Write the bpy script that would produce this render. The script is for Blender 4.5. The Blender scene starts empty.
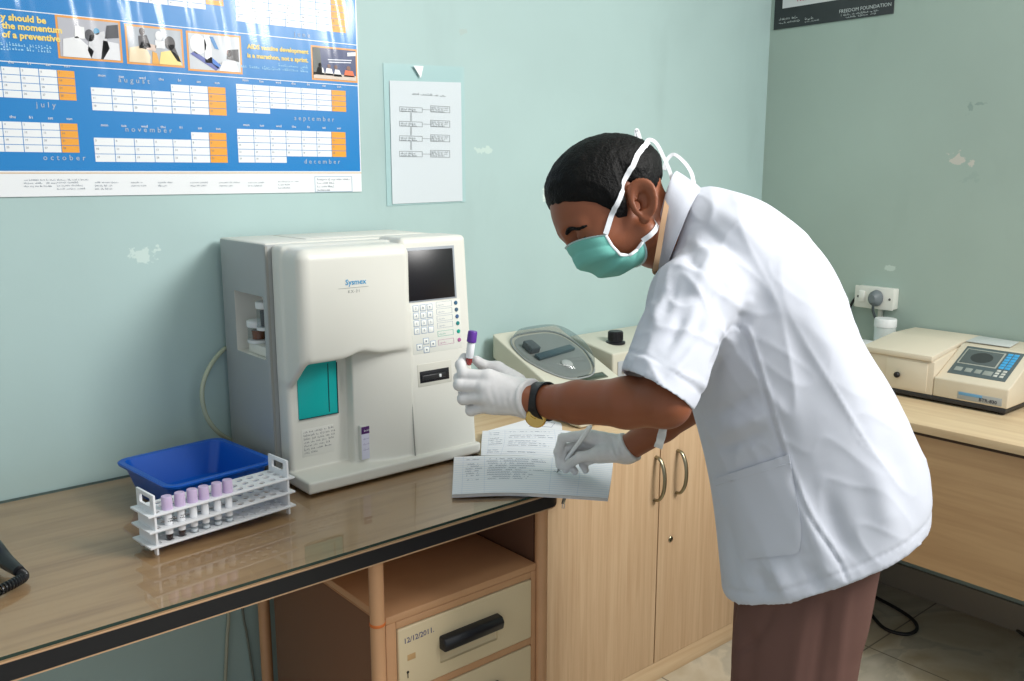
import bpy, bmesh, math, random
import numpy as np
from mathutils import Vector, Matrix
random.seed(7); rng = np.random.default_rng(7)
S = bpy.context.scene
COL = S.collection
PI = math.pi
# ---------------------------------------------------------------- camera geometry (surveyed from the photograph's vanishing points)
FPX, PITCH, YAW, CAMH = 895.0, math.radians(10.63), math.radians(40.0), 1.395
CAM = np.array([0, 0, CAMH])
_fh = np.array([math.sin(YAW), math.cos(YAW), 0.0])
RT = np.array([math.cos(YAW), -math.sin(YAW), 0.0])
FW = _fh * math.cos(PITCH) + np.array([0, 0, -math.sin(PITCH)])
UPV = _fh * math.sin(PITCH) + np.array([0, 0, math.cos(PITCH)])
def ray(u, v): return FW + RT * (u - 512) / FPX + UPV * (340.5 - v) / FPX
def onz(u, v, z): d = ray(u, v); return CAM + d * (z - CAMH) / d[2]
def ony(u, v, y): d = ray(u, v); return CAM + d * y / d[1]
def onx(u, v, x): d = ray(u, v); return CAM + d * x / d[0]
def W(u, v, d): return CAM + ray(u, v) * d
def project(P):
    Q = np.asarray(P) - CAM
    z = Q @ FW
    return 512 + FPX * (Q @ RT) / z, 340.5 - FPX * (Q @ UPV) / z, z

# ---------------------------------------------------------------- materials
def lin(c):
    return tuple((x / 12.92 if x <= .04045 else ((x + .055) / 1.055) ** 2.4) for x in [k / 255 for k in c])
def rgba(c): return (*lin(c), 1.0)
def mat(name, col, rough=.5, metal=0.0, spec=.5, bump=0, bscale=200, var=0, vscale=8, trans=0, alpha=1, coat=0, ior=1.45, sss=0):
    m = bpy.data.materials.new(name); m.use_nodes = True
    nt = m.node_tree; b = nt.nodes['Principled BSDF']
    b.inputs['Base Color'].default_value = rgba(col)
    b.inputs['Roughness'].default_value = rough
    b.inputs['Metallic'].default_value = metal
    b.inputs['Specular IOR Level'].default_value = spec
    b.inputs['Transmission Weight'].default_value = trans
    b.inputs['Alpha'].default_value = alpha
    b.inputs['Coat Weight'].default_value = coat
    b.inputs['IOR'].default_value = ior
    if sss:
        b.inputs['Subsurface Weight'].default_value = sss
        b.inputs['Subsurface Radius'].default_value = (.01, .004, .002)
    tc = nt.nodes.new('ShaderNodeTexCoord')
    if var:
        n = nt.nodes.new('ShaderNodeTexNoise'); n.inputs['Scale'].default_value = vscale; n.inputs['Detail'].default_value = 4
        nt.links.new(tc.outputs['Object'], n.inputs['Vector'])
        mx = nt.nodes.new('ShaderNodeMix'); mx.data_type = 'RGBA'
        lo = [max(0, k * (1 - var)) for k in col]; hi = [min(255, k * (1 + var)) for k in col]
        mx.inputs[6].default_value = rgba(lo); mx.inputs[7].default_value = rgba(hi)
        nt.links.new(n.outputs['Fac'], mx.inputs[0]); nt.links.new(mx.outputs[2], b.inputs['Base Color'])
    if bump:
        n = nt.nodes.new('ShaderNodeTexNoise'); n.inputs['Scale'].default_value = bscale; n.inputs['Detail'].default_value = 3
        nt.links.new(tc.outputs['Object'], n.inputs['Vector'])
        bp = nt.nodes.new('ShaderNodeBump'); bp.inputs['Strength'].default_value = bump; bp.inputs['Distance'].default_value = .002
        nt.links.new(n.outputs['Fac'], bp.inputs['Height']); nt.links.new(bp.outputs['Normal'], b.inputs['Normal'])
    return m
def wood(name, c1, c2, grain=(60, 4, 4), rough=.4, spec=.4, coat=0, fine=.35):
    """laminate: long streaks across the object-space axes given by GRAIN (large = across the grain)"""
    m = bpy.data.materials.new(name); m.use_nodes = True
    nt = m.node_tree; b = nt.nodes['Principled BSDF']; L = nt.links.new
    tc = nt.nodes.new('ShaderNodeTexCoord')
    mp = nt.nodes.new('ShaderNodeMapping'); mp.inputs['Scale'].default_value = grain
    L(tc.outputs['Object'], mp.inputs['Vector'])
    n1 = nt.nodes.new('ShaderNodeTexNoise'); n1.inputs['Scale'].default_value = 1; n1.inputs['Detail'].default_value = 5; n1.inputs['Distortion'].default_value = .6
    L(mp.outputs[0], n1.inputs['Vector'])
    mp2 = nt.nodes.new('ShaderNodeMapping'); mp2.inputs['Scale'].default_value = tuple(g * 5 for g in grain)
    L(tc.outputs['Object'], mp2.inputs['Vector'])
    n2 = nt.nodes.new('ShaderNodeTexNoise'); n2.inputs['Scale'].default_value = 1; n2.inputs['Detail'].default_value = 3
    L(mp2.outputs[0], n2.inputs['Vector'])
    ad = nt.nodes.new('ShaderNodeMath'); ad.operation = 'MULTIPLY_ADD'; ad.inputs[1].default_value = fine
    L(n2.outputs['Fac'], ad.inputs[0]); L(n1.outputs['Fac'], ad.inputs[2])
    cr = nt.nodes.new('ShaderNodeValToRGB')
    cr.color_ramp.elements[0].position = .42; cr.color_ramp.elements[0].color = rgba(c2)
    cr.color_ramp.elements[1].position = .82; cr.color_ramp.elements[1].color = rgba(c1)
    L(ad.outputs[0], cr.inputs[0]); L(cr.outputs[0], b.inputs['Base Color'])
    b.inputs['Roughness'].default_value = rough; b.inputs['Specular IOR Level'].default_value = spec; b.inputs['Coat Weight'].default_value = coat
    return m

def film(name, tint, ior=1.45, rough=.1, gain=1.0):
    """thin clear plastic or glass: passes light straight on, reflects by Fresnel on its outer faces"""
    m = bpy.data.materials.new(name); m.use_nodes = True; nt = m.node_tree; nt.nodes.clear(); L = nt.links.new
    out = nt.nodes.new('ShaderNodeOutputMaterial'); a = nt.nodes.new('ShaderNodeMixShader'); tr = nt.nodes.new('ShaderNodeBsdfTransparent'); tr.inputs[0].default_value = (*tint, 1)
    gl = nt.nodes.new('ShaderNodeBsdfGlossy'); gl.inputs['Roughness'].default_value = rough
    fr = nt.nodes.new('ShaderNodeFresnel'); fr.inputs['IOR'].default_value = ior
    ge = nt.nodes.new('ShaderNodeNewGeometry'); iv = nt.nodes.new('ShaderNodeMath'); iv.operation = 'SUBTRACT'; iv.inputs[0].default_value = gain
    L(ge.outputs['Backfacing'], iv.inputs[1]); iv.use_clamp = True
    mu = nt.nodes.new('ShaderNodeMath'); mu.operation = 'MULTIPLY'; L(iv.outputs[0], mu.inputs[0]); L(fr.outputs[0], mu.inputs[1])
    L(mu.outputs[0], a.inputs[0]); L(tr.outputs[0], a.inputs[1]); L(gl.outputs[0], a.inputs[2]); L(a.outputs[0], out.inputs[0]); return m

# ---------------------------------------------------------------- object helpers
def link(name, me, m=None, parent=None):
    o = bpy.data.objects.new(name, me); COL.objects.link(o)
    if m is not None:
        for k in (m if isinstance(m, (list, tuple)) else [m]): me.materials.append(k)
    if parent is not None:
        o.parent = parent
    return o
def tag(o, label, cat, group=None):
    o['label'] = label; o['category'] = cat
    if group: o['group'] = group
    return o
def thing(name, label, cat, loc=(0, 0, 0), rz=0, group=None):
    o = bpy.data.objects.new(name, None); COL.objects.link(o)
    o.location = loc; o.rotation_euler = (0, 0, rz); o.empty_display_size = .05
    return tag(o, label, cat, group)
def place_parts(root):
    """children were built in world space: keep them there once the root has its place"""
    mi = Matrix.LocRotScale(root.location, root.rotation_euler.to_quaternion(), None).inverted()
    for c in root.children: c.matrix_parent_inverse = mi
def structure(o): o['kind'] = 'structure'; return o
def new(): return bmesh.new()
def merge(bm, tmp):
    me = bpy.data.meshes.new('t'); tmp.to_mesh(me); tmp.free(); bm.from_mesh(me); bpy.data.meshes.remove(me)
def xf(bm_t, M):
    if M is not None: bmesh.ops.transform(bm_t, matrix=Matrix(M) if not isinstance(M, Matrix) else M, verts=bm_t.verts)
def box(bm, lo, hi, bev=.002, seg=2, M=None, mi=0):
    t = new(); bmesh.ops.create_cube(t, size=1)
    c = [(a + b) / 2 for a, b in zip(lo, hi)]; s = [abs(b - a) for a, b in zip(lo, hi)]
    for v in t.verts: v.co = Vector((c[0] + v.co.x * s[0], c[1] + v.co.y * s[1], c[2] + v.co.z * s[2]))
    bev = min(bev, min(s) * .45)
    if bev > 0: bmesh.ops.bevel(t, geom=list(t.edges), offset=bev, segments=seg, profile=.5, affect='EDGES')
    xf(t, M)
    for f in t.faces: f.material_index = mi
    merge(bm, t)
def lathe(bm, prof, n=24, M=None, cap=True, mi=0):
    """PROF: (radius, height) pairs, bottom to top, about z"""
    t = new(); rings = []
    for r, z in prof: rings.append([t.verts.new((r * math.cos(2 * PI * k / n), r * math.sin(2 * PI * k / n), z)) for k in range(n)])
    for a, b in zip(rings, rings[1:]):
        for k in range(n): t.faces.new((a[k], a[(k + 1) % n], b[(k + 1) % n], b[k]))
    if cap:
        t.faces.new(list(reversed(rings[0]))); t.faces.new(rings[-1])
    xf(t, M)
    for f in t.faces: f.material_index = mi
    merge(bm, t)
def prism(bm, poly, axis, a, b, bev=0, seg=2, M=None):
    """extrude a 2D polygon along AXIS ('x': poly is (y,z); 'y': (x,z); 'z': (x,y)) from a to b"""
    t = new()
    def p3(p, w):
        return {'x': (w, p[0], p[1]), 'y': (p[0], w, p[1]), 'z': (p[0], p[1], w)}[axis]
    A = [t.verts.new(p3(p, a)) for p in poly]; B = [t.verts.new(p3(p, b)) for p in poly]
    n = len(poly)
    t.faces.new(A); t.faces.new(list(reversed(B)))
    for k in range(n): t.faces.new((A[k], B[k], B[(k + 1) % n], A[(k + 1) % n]))
    bmesh.ops.recalc_face_normals(t, faces=t.faces)
    if bev: bmesh.ops.bevel(t, geom=list(t.edges), offset=bev, segments=seg, profile=.5, affect='EDGES')
    xf(t, M); merge(bm, t)
def frames(pts):
    pts = [Vector(p) for p in pts]; n = len(pts); out = []
    up = None
    for i in range(n):
        d = (pts[min(i + 1, n - 1)] - pts[max(i - 1, 0)]).normalized()
        if up is None:
            up = Vector((0, 0, 1)) if abs(d.z) < .9 else Vector((1, 0, 0))
        x = d.cross(up).normalized(); up = x.cross(d).normalized()
        out.append((pts[i], x, up.copy()))
    return out
def tube(bm, pts, r, n=10, closed=False, flat=None):
    """sweep a circle (or, with FLAT=(a,b), an ellipse) along PTS; r may be one number or one per point"""
    t = new(); rings = []
    for i, (p, x, y) in enumerate(frames(pts)):
        rr = r[i] if isinstance(r, (list, tuple)) else r
        a, b = (rr, rr) if flat is None else flat
        rings.append([t.verts.new(p + x * a * math.cos(2 * PI * k / n) + y * b * math.sin(2 * PI * k / n)) for k in range(n)])
    for A, B in zip(rings, rings[1:]):
        for k in range(n): t.faces.new((A[k], A[(k + 1) % n], B[(k + 1) % n], B[k]))
    if not closed:
        t.faces.new(list(reversed(rings[0]))); t.faces.new(rings[-1])
    bmesh.ops.recalc_face_normals(t, faces=t.faces)
    merge(bm, t)
def smooth_path(pts, k=8):
    """Catmull-Rom through PTS"""
    P = [np.array(p, float) for p in pts]; P = [2 * P[0] - P[1]] + P + [2 * P[-1] - P[-2]]; out = []
    for i in range(1, len(P) - 2):
        for j in range(k):
            t = j / k; a, b, c, d = P[i - 1:i + 3]
            out.append(.5 * (2 * b + (c - a) * t + (2 * a - 5 * b + 4 * c - d) * t ** 2 + (3 * b - a - 3 * c + d) * t ** 3))
    out.append(P[-2]); return out
def ribbon(bm, pts, outs, w, th=.0006):
    """a flat strap: PTS along it, OUTS the direction it faces at each point"""
    t = new(); rows = []
    pts = [Vector(p) for p in pts]; n = len(pts)
    for i in range(n):
        d = (pts[min(i + 1, n - 1)] - pts[max(i - 1, 0)]).normalized(); o = Vector(outs[i]).normalized()
        s = d.cross(o).normalized(); o = s.cross(d).normalized()
        rows.append([t.verts.new(pts[i] + s * w / 2 + o * th), t.verts.new(pts[i] - s * w / 2 + o * th), t.verts.new(pts[i] - s * w / 2 - o * th), t.verts.new(pts[i] + s * w / 2 - o * th)])
    for A, B in zip(rows, rows[1:]):
        for k in range(4): t.faces.new((A[k], A[(k + 1) % 4], B[(k + 1) % 4], B[k]))
    t.faces.new(rows[0]); t.faces.new(list(reversed(rows[-1])))
    bmesh.ops.recalc_face_normals(t, faces=t.faces)
    merge(bm, t)
def build(name, bm, m=None, parent=None, smooth=True, angle=40):
    me = bpy.data.meshes.new(name); bm.to_mesh(me); bm.free()
    if smooth:
        me.polygons.foreach_set('use_smooth', [True] * len(me.polygons))
        me.set_sharp_from_angle(angle=math.radians(angle))
    return link(name, me, m, parent)
def box_part(name, lo, hi, m, parent=None, bev=.002, seg=2, M=None):
    bm = new(); box(bm, lo, hi, bev, seg, M); return build(name, bm, m, parent)
def sheet(name, grid, m, parent=None, th=.0008, smooth=True):
    """a sheet with real thickness from a grid of points (rows of points)"""
    g = np.asarray(grid, float); r, c, _ = g.shape
    du = np.gradient(g, axis=1); dv = np.gradient(g, axis=0)
    nn = np.cross(du, dv); nn /= (np.linalg.norm(nn, axis=2, keepdims=True) + 1e-12)
    A = (g + nn * th / 2).reshape(-1, 3); B = (g - nn * th / 2).reshape(-1, 3); N = r * c
    F = []
    for i in range(r - 1):
        for j in range(c - 1):
            k = i * c + j
            F.append((k, k + 1, k + c + 1, k + c)); F.append((N + k, N + k + c, N + k + c + 1, N + k + 1))
    for j in range(c - 1):
        F.append((j, N + j, N + j + 1, j + 1)); k = (r - 1) * c + j; F.append((k, k + 1, N + k + 1, N + k))
    for i in range(r - 1):
        k = i * c; F.append((k, k + c, N + k + c, N + k)); k = i * c + c - 1; F.append((k, N + k, N + k + c, k + c))
    me = bpy.data.meshes.new(name); me.from_pydata(np.vstack([A, B]).tolist(), [], F); me.update()
    bm = new(); bm.from_mesh(me); bmesh.ops.recalc_face_normals(bm, faces=bm.faces); bm.to_mesh(me); bm.free()
    if smooth:
        me.polygons.foreach_set('use_smooth', [True] * len(me.polygons)); me.set_sharp_from_angle(angle=math.radians(50))
    return link(name, me, m, parent)
def text_bm(bm, s, size, M, align='LEFT', ext=.0002, spacing=1.0, bold=0.0):
    cu = bpy.data.curves.new('t', 'FONT'); cu.body = s; cu.size = size; cu.align_x = align; cu.extrude = ext; cu.resolution_u = 2
    cu.space_character = spacing; cu.offset = bold
    o = bpy.data.objects.new('t', cu); COL.objects.link(o)
    bpy.context.view_layer.update()
    me = bpy.data.meshes.new_from_object(o.evaluated_get(bpy.context.evaluated_depsgraph_get()))
    t = new(); t.from_mesh(me); xf(t, M); merge(bm, t)
    bpy.data.objects.remove(o); bpy.data.curves.remove(cu); bpy.data.meshes.remove(me)
def ptext(bm, s, size, M, align='LEFT'):
    """print too small to read: broken strokes at letter pitch"""
    r = random.Random(len(s) * 7 + int(size * 1e5)); w = size * .52; x = -w * len(s) if align == 'RIGHT' else 0
    for ch in s:
        if ch != ' ':
            h = size * (.5 + .22 * (r.random() < .25)); a = x + w * .06; b = x + w * (.45 + .4 * r.random()); z0 = -size * .15 * (r.random() < .12)
            t = new(); vs = [t.verts.new(p) for p in ((a, z0, 0), (b, z0, 0), (b, z0 + h * .42, 0), (a, z0 + h * .42, 0))]; t.faces.new(vs)
            if r.random() < .7:
                vs = [t.verts.new(p) for p in ((a, h * .55, 0), (a + (b - a) * .6, h * .55, 0), (a + (b - a) * .6, h, 0), (a, h, 0))]; t.faces.new(vs)
            xf(t, M); merge(bm, t)
        x += w
def MBACK(x, y, z, tilt=0):     # writing on a surface that faces -y
    return Matrix.Translation((x, y, z)) @ Matrix.Rotation(PI / 2, 4, 'X') @ Matrix.Rotation(tilt, 4, 'Z')
def MRIGHT(x, y, z, tilt=0):    # writing on a surface that faces -x
    return Matrix.Translation((x, y, z)) @ Matrix.Rotation(-PI / 2, 4, 'Z') @ Matrix.Rotation(PI / 2, 4, 'X') @ Matrix.Rotation(tilt, 4, 'Z')
def cut(o, cutters):
    """boolean difference, baked"""
    for bmc in cutters:
        me = bpy.data.meshes.new('c'); bmc.to_mesh(me); bmc.free(); c = bpy.data.objects.new('c', me); COL.objects.link(c); c.parent = o.parent
        md = o.modifiers.new('b', 'BOOLEAN'); md.object = c; md.operation = 'DIFFERENCE'; md.solver = 'EXACT'
        bpy.context.view_layer.update()
        nm = bpy.data.meshes.new_from_object(o.evaluated_get(bpy.context.evaluated_depsgraph_get()))
        o.modifiers.clear(); old = o.data; o.data = nm
        bpy.data.objects.remove(c); bpy.data.meshes.remove(me); bpy.data.meshes.remove(old)
    o.data.polygons.foreach_set('use_smooth', [True] * len(o.data.polygons)); o.data.set_sharp_from_angle(angle=math.radians(35))
    return o

# ---------------------------------------------------------------- implicit surfaces (numpy) for moulded and living shapes
def V(*a): return np.array(a, float)
def ln(P): return np.sqrt((P * P).sum(1))
def d_ell(P, c, r, M=None):
    Q = P - c
    if M is not None: Q = Q @ M
    k0 = ln(Q / r); k1 = ln(Q / (np.asarray(r) ** 2)); return k0 * (k0 - 1) / np.maximum(k1, 1e-9)
def d_cap(P, a, b, ra, rb):
    ab = b - a; t = np.clip(((P - a) @ ab) / (ab @ ab), 0, 1)
    return ln(P - a - t[:, None] * ab) - (ra + (rb - ra) * t)
def d_box(P, lo, hi, r=0.0):
    c = (np.asarray(lo) + np.asarray(hi)) / 2; h = (np.asarray(hi) - np.asarray(lo)) / 2 - r
    q = np.abs(P - c) - h
    return ln(np.maximum(q, 0)) + np.minimum(q.max(1), 0) - r
def smin(a, b, k):
    h = np.clip(.5 + .5 * (b - a) / k, 0, 1); return b + (a - b) * h - k * h * (1 - h)
def smax(a, b, k): return -smin(-a, -b, k)
def chain(P, pts, rad, k=.01):
    d = None
    for i in range(len(pts) - 1):
        e = d_cap(P, pts[i], pts[i + 1], rad[i], rad[i + 1]); d = e if d is None else smin(d, e, k)
    return d
def iso_arrays(f, lo, hi, h, margin=2.2, newton=2):
    lo = np.asarray(lo, float); hi = np.asarray(hi, float); K = 4
    nc = np.ceil((hi - lo) / (h * K)).astype(int) + 1
    ax = [lo[i] + np.arange(nc[i]) * h * K for i in range(3)]
    G = np.stack(np.meshgrid(*ax, indexing='ij'), -1).reshape(-1, 3)
    def ev(Pt):
        out = np.empty(len(Pt))
        for i in range(0, len(Pt), 200000): out[i:i + 200000] = f(Pt[i:i + 200000])
        return out
    dc = ev(G).reshape(nc)
    act = np.abs(dc) < h * K * margin
    D = np.repeat(np.repeat(np.repeat(dc, K, 0), K, 1), K, 2); A = np.repeat(np.repeat(np.repeat(act, K, 0), K, 1), K, 2)
    # a coarse node owns the K^3 fine nodes around it
    off = lo - h * (K / 2 - .5) + 0 * lo
    idx = np.argwhere(A); Pf = off + idx * h
    D = np.where(A, 0, D); D[A] = ev(Pf)
    s = D < 0
    nx, ny, nz = D.shape
    cs = np.zeros((nx - 1, ny - 1, nz - 1), int); corners = [(i, j, k) for i in (0, 1) for j in (0, 1) for k in (0, 1)]
    for (i, j, k) in corners: cs += s[i:nx - 1 + i, j:ny - 1 + j, k:nz - 1 + k]
    C = np.argwhere((cs > 0) & (cs < 8)); vid = -np.ones(cs.shape, int); vid[tuple(C.T)] = np.arange(len(C))
    acc = np.zeros((len(C), 3)); cnt = np.zeros(len(C))
    for a in corners:
        for x in range(3):
            if a[x] == 0:
                b = list(a); b[x] = 1
                da = D[C[:, 0] + a[0], C[:, 1] + a[1], C[:, 2] + a[2]]; db = D[C[:, 0] + b[0], C[:, 1] + b[1], C[:, 2] + b[2]]
                cr = (da < 0) != (db < 0); t = np.where(cr, da / np.where(cr, da - db, 1), 0)
                p = np.tile(np.array(a, float), (len(C), 1)); p[:, x] += t
                acc[cr] += p[cr]; cnt[cr] += 1
    Vt = off + (C + acc / cnt[:, None]) * h
    Q = []
    for x in range(3):
        y, z = (x + 1) % 3, (x + 2) % 3
        sl0 = [slice(None)] * 3; sl1 = [slice(None)] * 3; sl0[x] = slice(0, -1); sl1[x] = slice(1, None)
        e = np.argwhere(s[tuple(sl0)] != s[tuple(sl1)])
        e = e[(e[:, y] > 0) & (e[:, z] > 0) & (e[:, y] < D.shape[y] - 1) & (e[:, z] < D.shape[z] - 1)]
        fl = s[tuple(e.T)]
        def cell(dy, dz):
            c = e.copy(); c[:, y] -= dy; c[:, z] -= dz; return vid[tuple(c.T)]
        q = np.stack([cell(1, 1), cell(0, 1), cell(0, 0), cell(1, 0)], 1)
        q[~fl] = q[~fl][:, ::-1]; Q.append(q)
    Q = np.vstack(Q); Q = Q[(Q >= 0).all(1)]
    for _ in range(newton):
        e = h * .3; d0 = ev(Vt); g = np.zeros_like(Vt)
        for x in range(3):
            dx = np.zeros(3); dx[x] = e; g[:, x] = (ev(Vt + dx) - ev(Vt - dx)) / (2 * e)
        g2 = np.maximum((g * g).sum(1), .05)
        st = -(d0 / g2)[:, None] * g; m = np.linalg.norm(st, axis=1, keepdims=True); st *= np.minimum(1, .6 * h / np.maximum(m, 1e-9)); Vt = Vt + st
    return Vt, Q
def mesh_np(name, Vt, Q, m, parent=None, sharp=None):
    me = bpy.data.meshes.new(name)
    me.vertices.add(len(Vt)); me.vertices.foreach_set('co', np.asarray(Vt, np.float32).ravel())
    me.loops.add(len(Q) * 4); me.loops.foreach_set('vertex_index', np.asarray(Q, np.int32).ravel())
    me.polygons.add(len(Q)); me.polygons.foreach_set('loop_start', np.arange(0, len(Q) * 4, 4, dtype=np.int32))
    me.update(calc_edges=True); me.validate()
    me.polygons.foreach_set('use_smooth', [True] * len(me.polygons))
    if sharp: me.set_sharp_from_angle(angle=math.radians(sharp))
    return link(name, me, m, parent)
def relax(Vt, Q, it=1, lam=.5):
    E = np.vstack([Q[:, [0, 1]], Q[:, [1, 2]], Q[:, [2, 3]], Q[:, [3, 0]]]); n = len(Vt)
    for _ in range(it):
        s = np.zeros((n, 3)); c = np.zeros(n)
        for a, b in ((0, 1), (1, 0)):
            for x in range(3): s[:, x] += np.bincount(E[:, a], Vt[E[:, b], x], n)
            c += np.bincount(E[:, a], minlength=n)
        Vt = Vt + lam * (s / np.maximum(c, 1)[:, None] - Vt)
    return Vt
def normals(Vt, Q):
    n = np.cross(Vt[Q[:, 2]] - Vt[Q[:, 0]], Vt[Q[:, 3]] - Vt[Q[:, 1]]); out = np.zeros_like(Vt)
    for k in range(4):
        for x in range(3): out[:, x] += np.bincount(Q[:, k], n[:, x], len(Vt))
    return out / np.maximum(np.linalg.norm(out, axis=1, keepdims=True), 1e-12)
def vnoise(P, s, seed=0):
    """smooth pseudo-noise from a few sines, cheap and repeatable"""
    r = np.random.default_rng(seed); out = np.zeros(len(P))
    for _ in range(7):
        k = r.normal(size=3) * s; out += np.sin(P @ k + r.uniform(0, 6.28))
    return out / 7
WORLD, KEY, KEYW, FILLW, EXPO = .74, (2.2, -.6, 2.6), 53, 16, -.18
# ================================================================ the room
YW, XR = 1.961, 2.843
def wall_material(name, col, chips, axis):
    m = mat(name, col, rough=.55, spec=.3)
    nt = m.node_tree; L = nt.links.new; b = nt.nodes['Principled BSDF']
    tc = [n for n in nt.nodes if n.type == 'TEX_COORD'][0]
    def noise(s, d=4, vec=None):
        n = nt.nodes.new('ShaderNodeTexNoise'); n.inputs['Scale'].default_value = s; n.inputs['Detail'].default_value = d
        L(vec or tc.outputs['Object'], n.inputs['Vector']); return n
    n = noise(1.7, 5)
    cr = nt.nodes.new('ShaderNodeValToRGB')
    cr.color_ramp.elements[0].position = .3; cr.color_ramp.elements[0].color = rgba([k * .965 for k in col])
    cr.color_ramp.elements[1].position = .7; cr.color_ramp.elements[1].color = rgba([min(255, k * 1.02) for k in col])
    L(n.outputs['Fac'], cr.inputs[0]); last = cr.outputs[0]
    # scuffs: thin darker smears in stretched noise
    mp = nt.nodes.new('ShaderNodeMapping'); mp.inputs['Scale'].default_value = (5, 5, 1.6); mp.inputs['Rotation'].default_value = (0, .35, .1)
    L(tc.outputs['Object'], mp.inputs['Vector']); sm = noise(1.2, 8, mp.outputs[0])
    r2 = nt.nodes.new('ShaderNodeMapRange'); r2.inputs['From Min'].default_value = .62; r2.inputs['From Max'].default_value = .8; r2.inputs['To Max'].default_value = .22
    L(sm.outputs['Fac'], r2.inputs[0])
    mx = nt.nodes.new('ShaderNodeMix'); mx.data_type = 'RGBA'; L(r2.outputs[0], mx.inputs[0]); L(last, mx.inputs[6]); mx.inputs[7].default_value = rgba([k * .82 for k in col]); last = mx.outputs[2]
    jag = noise(60, 5)
    for (p, rx, rz, c) in chips:            # flaked and patched paint
        vm = nt.nodes.new('ShaderNodeVectorMath'); vm.operation = 'SUBTRACT'; L(tc.outputs['Object'], vm.inputs[0]); vm.inputs[1].default_value = tuple(p)
        vs = nt.nodes.new('ShaderNodeVectorMath'); vs.operation = 'MULTIPLY'; L(vm.outputs[0], vs.inputs[0])
        vs.inputs[1].default_value = (1 / rx, 0, 1 / rz) if axis == 'y' else (0, 1 / rx, 1 / rz)
        le = nt.nodes.new('ShaderNodeVectorMath'); le.operation = 'LENGTH'; L(vs.outputs[0], le.inputs[0])
        ad = nt.nodes.new('ShaderNodeMath'); ad.operation = 'MULTIPLY_ADD'; L(jag.outputs['Fac'], ad.inputs[0]); ad.inputs[1].default_value = 3.2; L(le.outputs['Value'], ad.inputs[2])
        mr = nt.nodes.new('ShaderNodeMapRange'); L(ad.outputs[0], mr.inputs[0])
        mr.inputs['From Min'].default_value = 2.25; mr.inputs['From Max'].default_value = 2.4; mr.inputs['To Min'].default_value = .75; mr.inputs['To Max'].default_value = 0
        mx = nt.nodes.new('ShaderNodeMix'); mx.data_type = 'RGBA'; L(mr.outputs[0], mx.inputs[0]); L(last, mx.inputs[6]); mx.inputs[7].default_value = rgba(c); last = mx.outputs[2]
    L(last, b.inputs['Base Color'])
    bn = noise(35, 4); bp = nt.nodes.new('ShaderNodeBump'); bp.inputs['Strength'].default_value = .12; bp.inputs['Distance'].default_value = .003
    L(bn.outputs['Fac'], bp.inputs['Height']); L(bp.outputs['Normal'], b.inputs['Normal'])
    return m
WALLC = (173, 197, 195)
chips_back = [(ony(143, 255, YW), .035, .018, (205, 222, 216)), (ony(463, 32, YW), .018, .014, (170, 185, 180)), (ony(545, 195, YW), .014, .018, (214, 226, 218)), (ony(484, 150, YW), .03, .012, (196, 214, 206))]
chips_right = [(onx(958, 159, XR), .03, .022, (214, 205, 196)), (onx(972, 163, XR), .016, .016, (214, 205, 196)), (onx(970, 107, XR), .012, .022, (140, 158, 152)), (onx(978, 104, XR), .03, .006, (140, 158, 152)), (onx(970, 178, XR), .03, .02, (160, 178, 170)), (onx(890, 268, XR), .03, .01, (206, 220, 212))]
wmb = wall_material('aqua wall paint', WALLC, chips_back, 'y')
wmr = wall_material('aqua wall paint dimmed side', (170, 187, 178), chips_right, 'x')  # same paint, greyed to put this wall's dimmer light into its colour
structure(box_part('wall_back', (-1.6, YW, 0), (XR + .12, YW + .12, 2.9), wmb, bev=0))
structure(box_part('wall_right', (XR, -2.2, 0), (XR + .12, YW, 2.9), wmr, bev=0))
structure(box_part('ceiling', (-1.6, -2.2, 2.9), (XR + .12, YW + .12, 3.0), mat('ceiling white', (236, 236, 232), .8), bev=0))
# marble tile floor
fm = mat('marble tile', (196, 186, 166), .28, spec=.4)
nt = fm.node_tree; L = nt.links.new; b = nt.nodes['Principled BSDF']; tc = [n for n in nt.nodes if n.type == 'TEX_COORD'][0]
n1 = nt.nodes.new('ShaderNodeTexNoise'); n1.inputs['Scale'].default_value = 2.2; n1.inputs['Detail'].default_value = 8; n1.inputs['Distortion'].default_value = 1.6; L(tc.outputs['Object'], n1.inputs['Vector'])
cr = nt.nodes.new('ShaderNodeValToRGB'); e = cr.color_ramp.elements
e[0].position = .32; e[0].color = rgba((176, 162, 134)); e[1].position = .7; e[1].color = rgba((208, 200, 182)); k = cr.color_ramp.elements.new(.49); k.color = rgba((200, 191, 170)); k = cr.color_ramp.elements.new(.53); k.color = rgba((178, 172, 154))
L(n1.outputs['Fac'], cr.inputs[0])
br = nt.nodes.new('ShaderNodeTexBrick'); br.offset = 0; br.inputs['Scale'].default_value = 1; br.inputs['Brick Width'].default_value = .6; br.inputs['Row Height'].default_value = .6; br.inputs['Mortar Size'].default_value = .0025
br.inputs['Mortar'].default_value = rgba((120, 112, 98)); L(tc.outputs['Object'], br.inputs['Vector']); L(cr.outputs[0], br.inputs['Color1']); L(cr.outputs[0], br.inputs['Color2']); L(br.outputs['Color'], b.inputs['Base Color'])
structure(box_part('floor', (-1.6, -2.2, -.1), (XR + .12, YW + .12, 0), fm, bev=0))
structure(box_part('baseboard_right', (XR - .012, -2.2, 0), (XR, YW, .09), mat('skirting tile', (150, 142, 128), .4), bev=.002))

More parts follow.
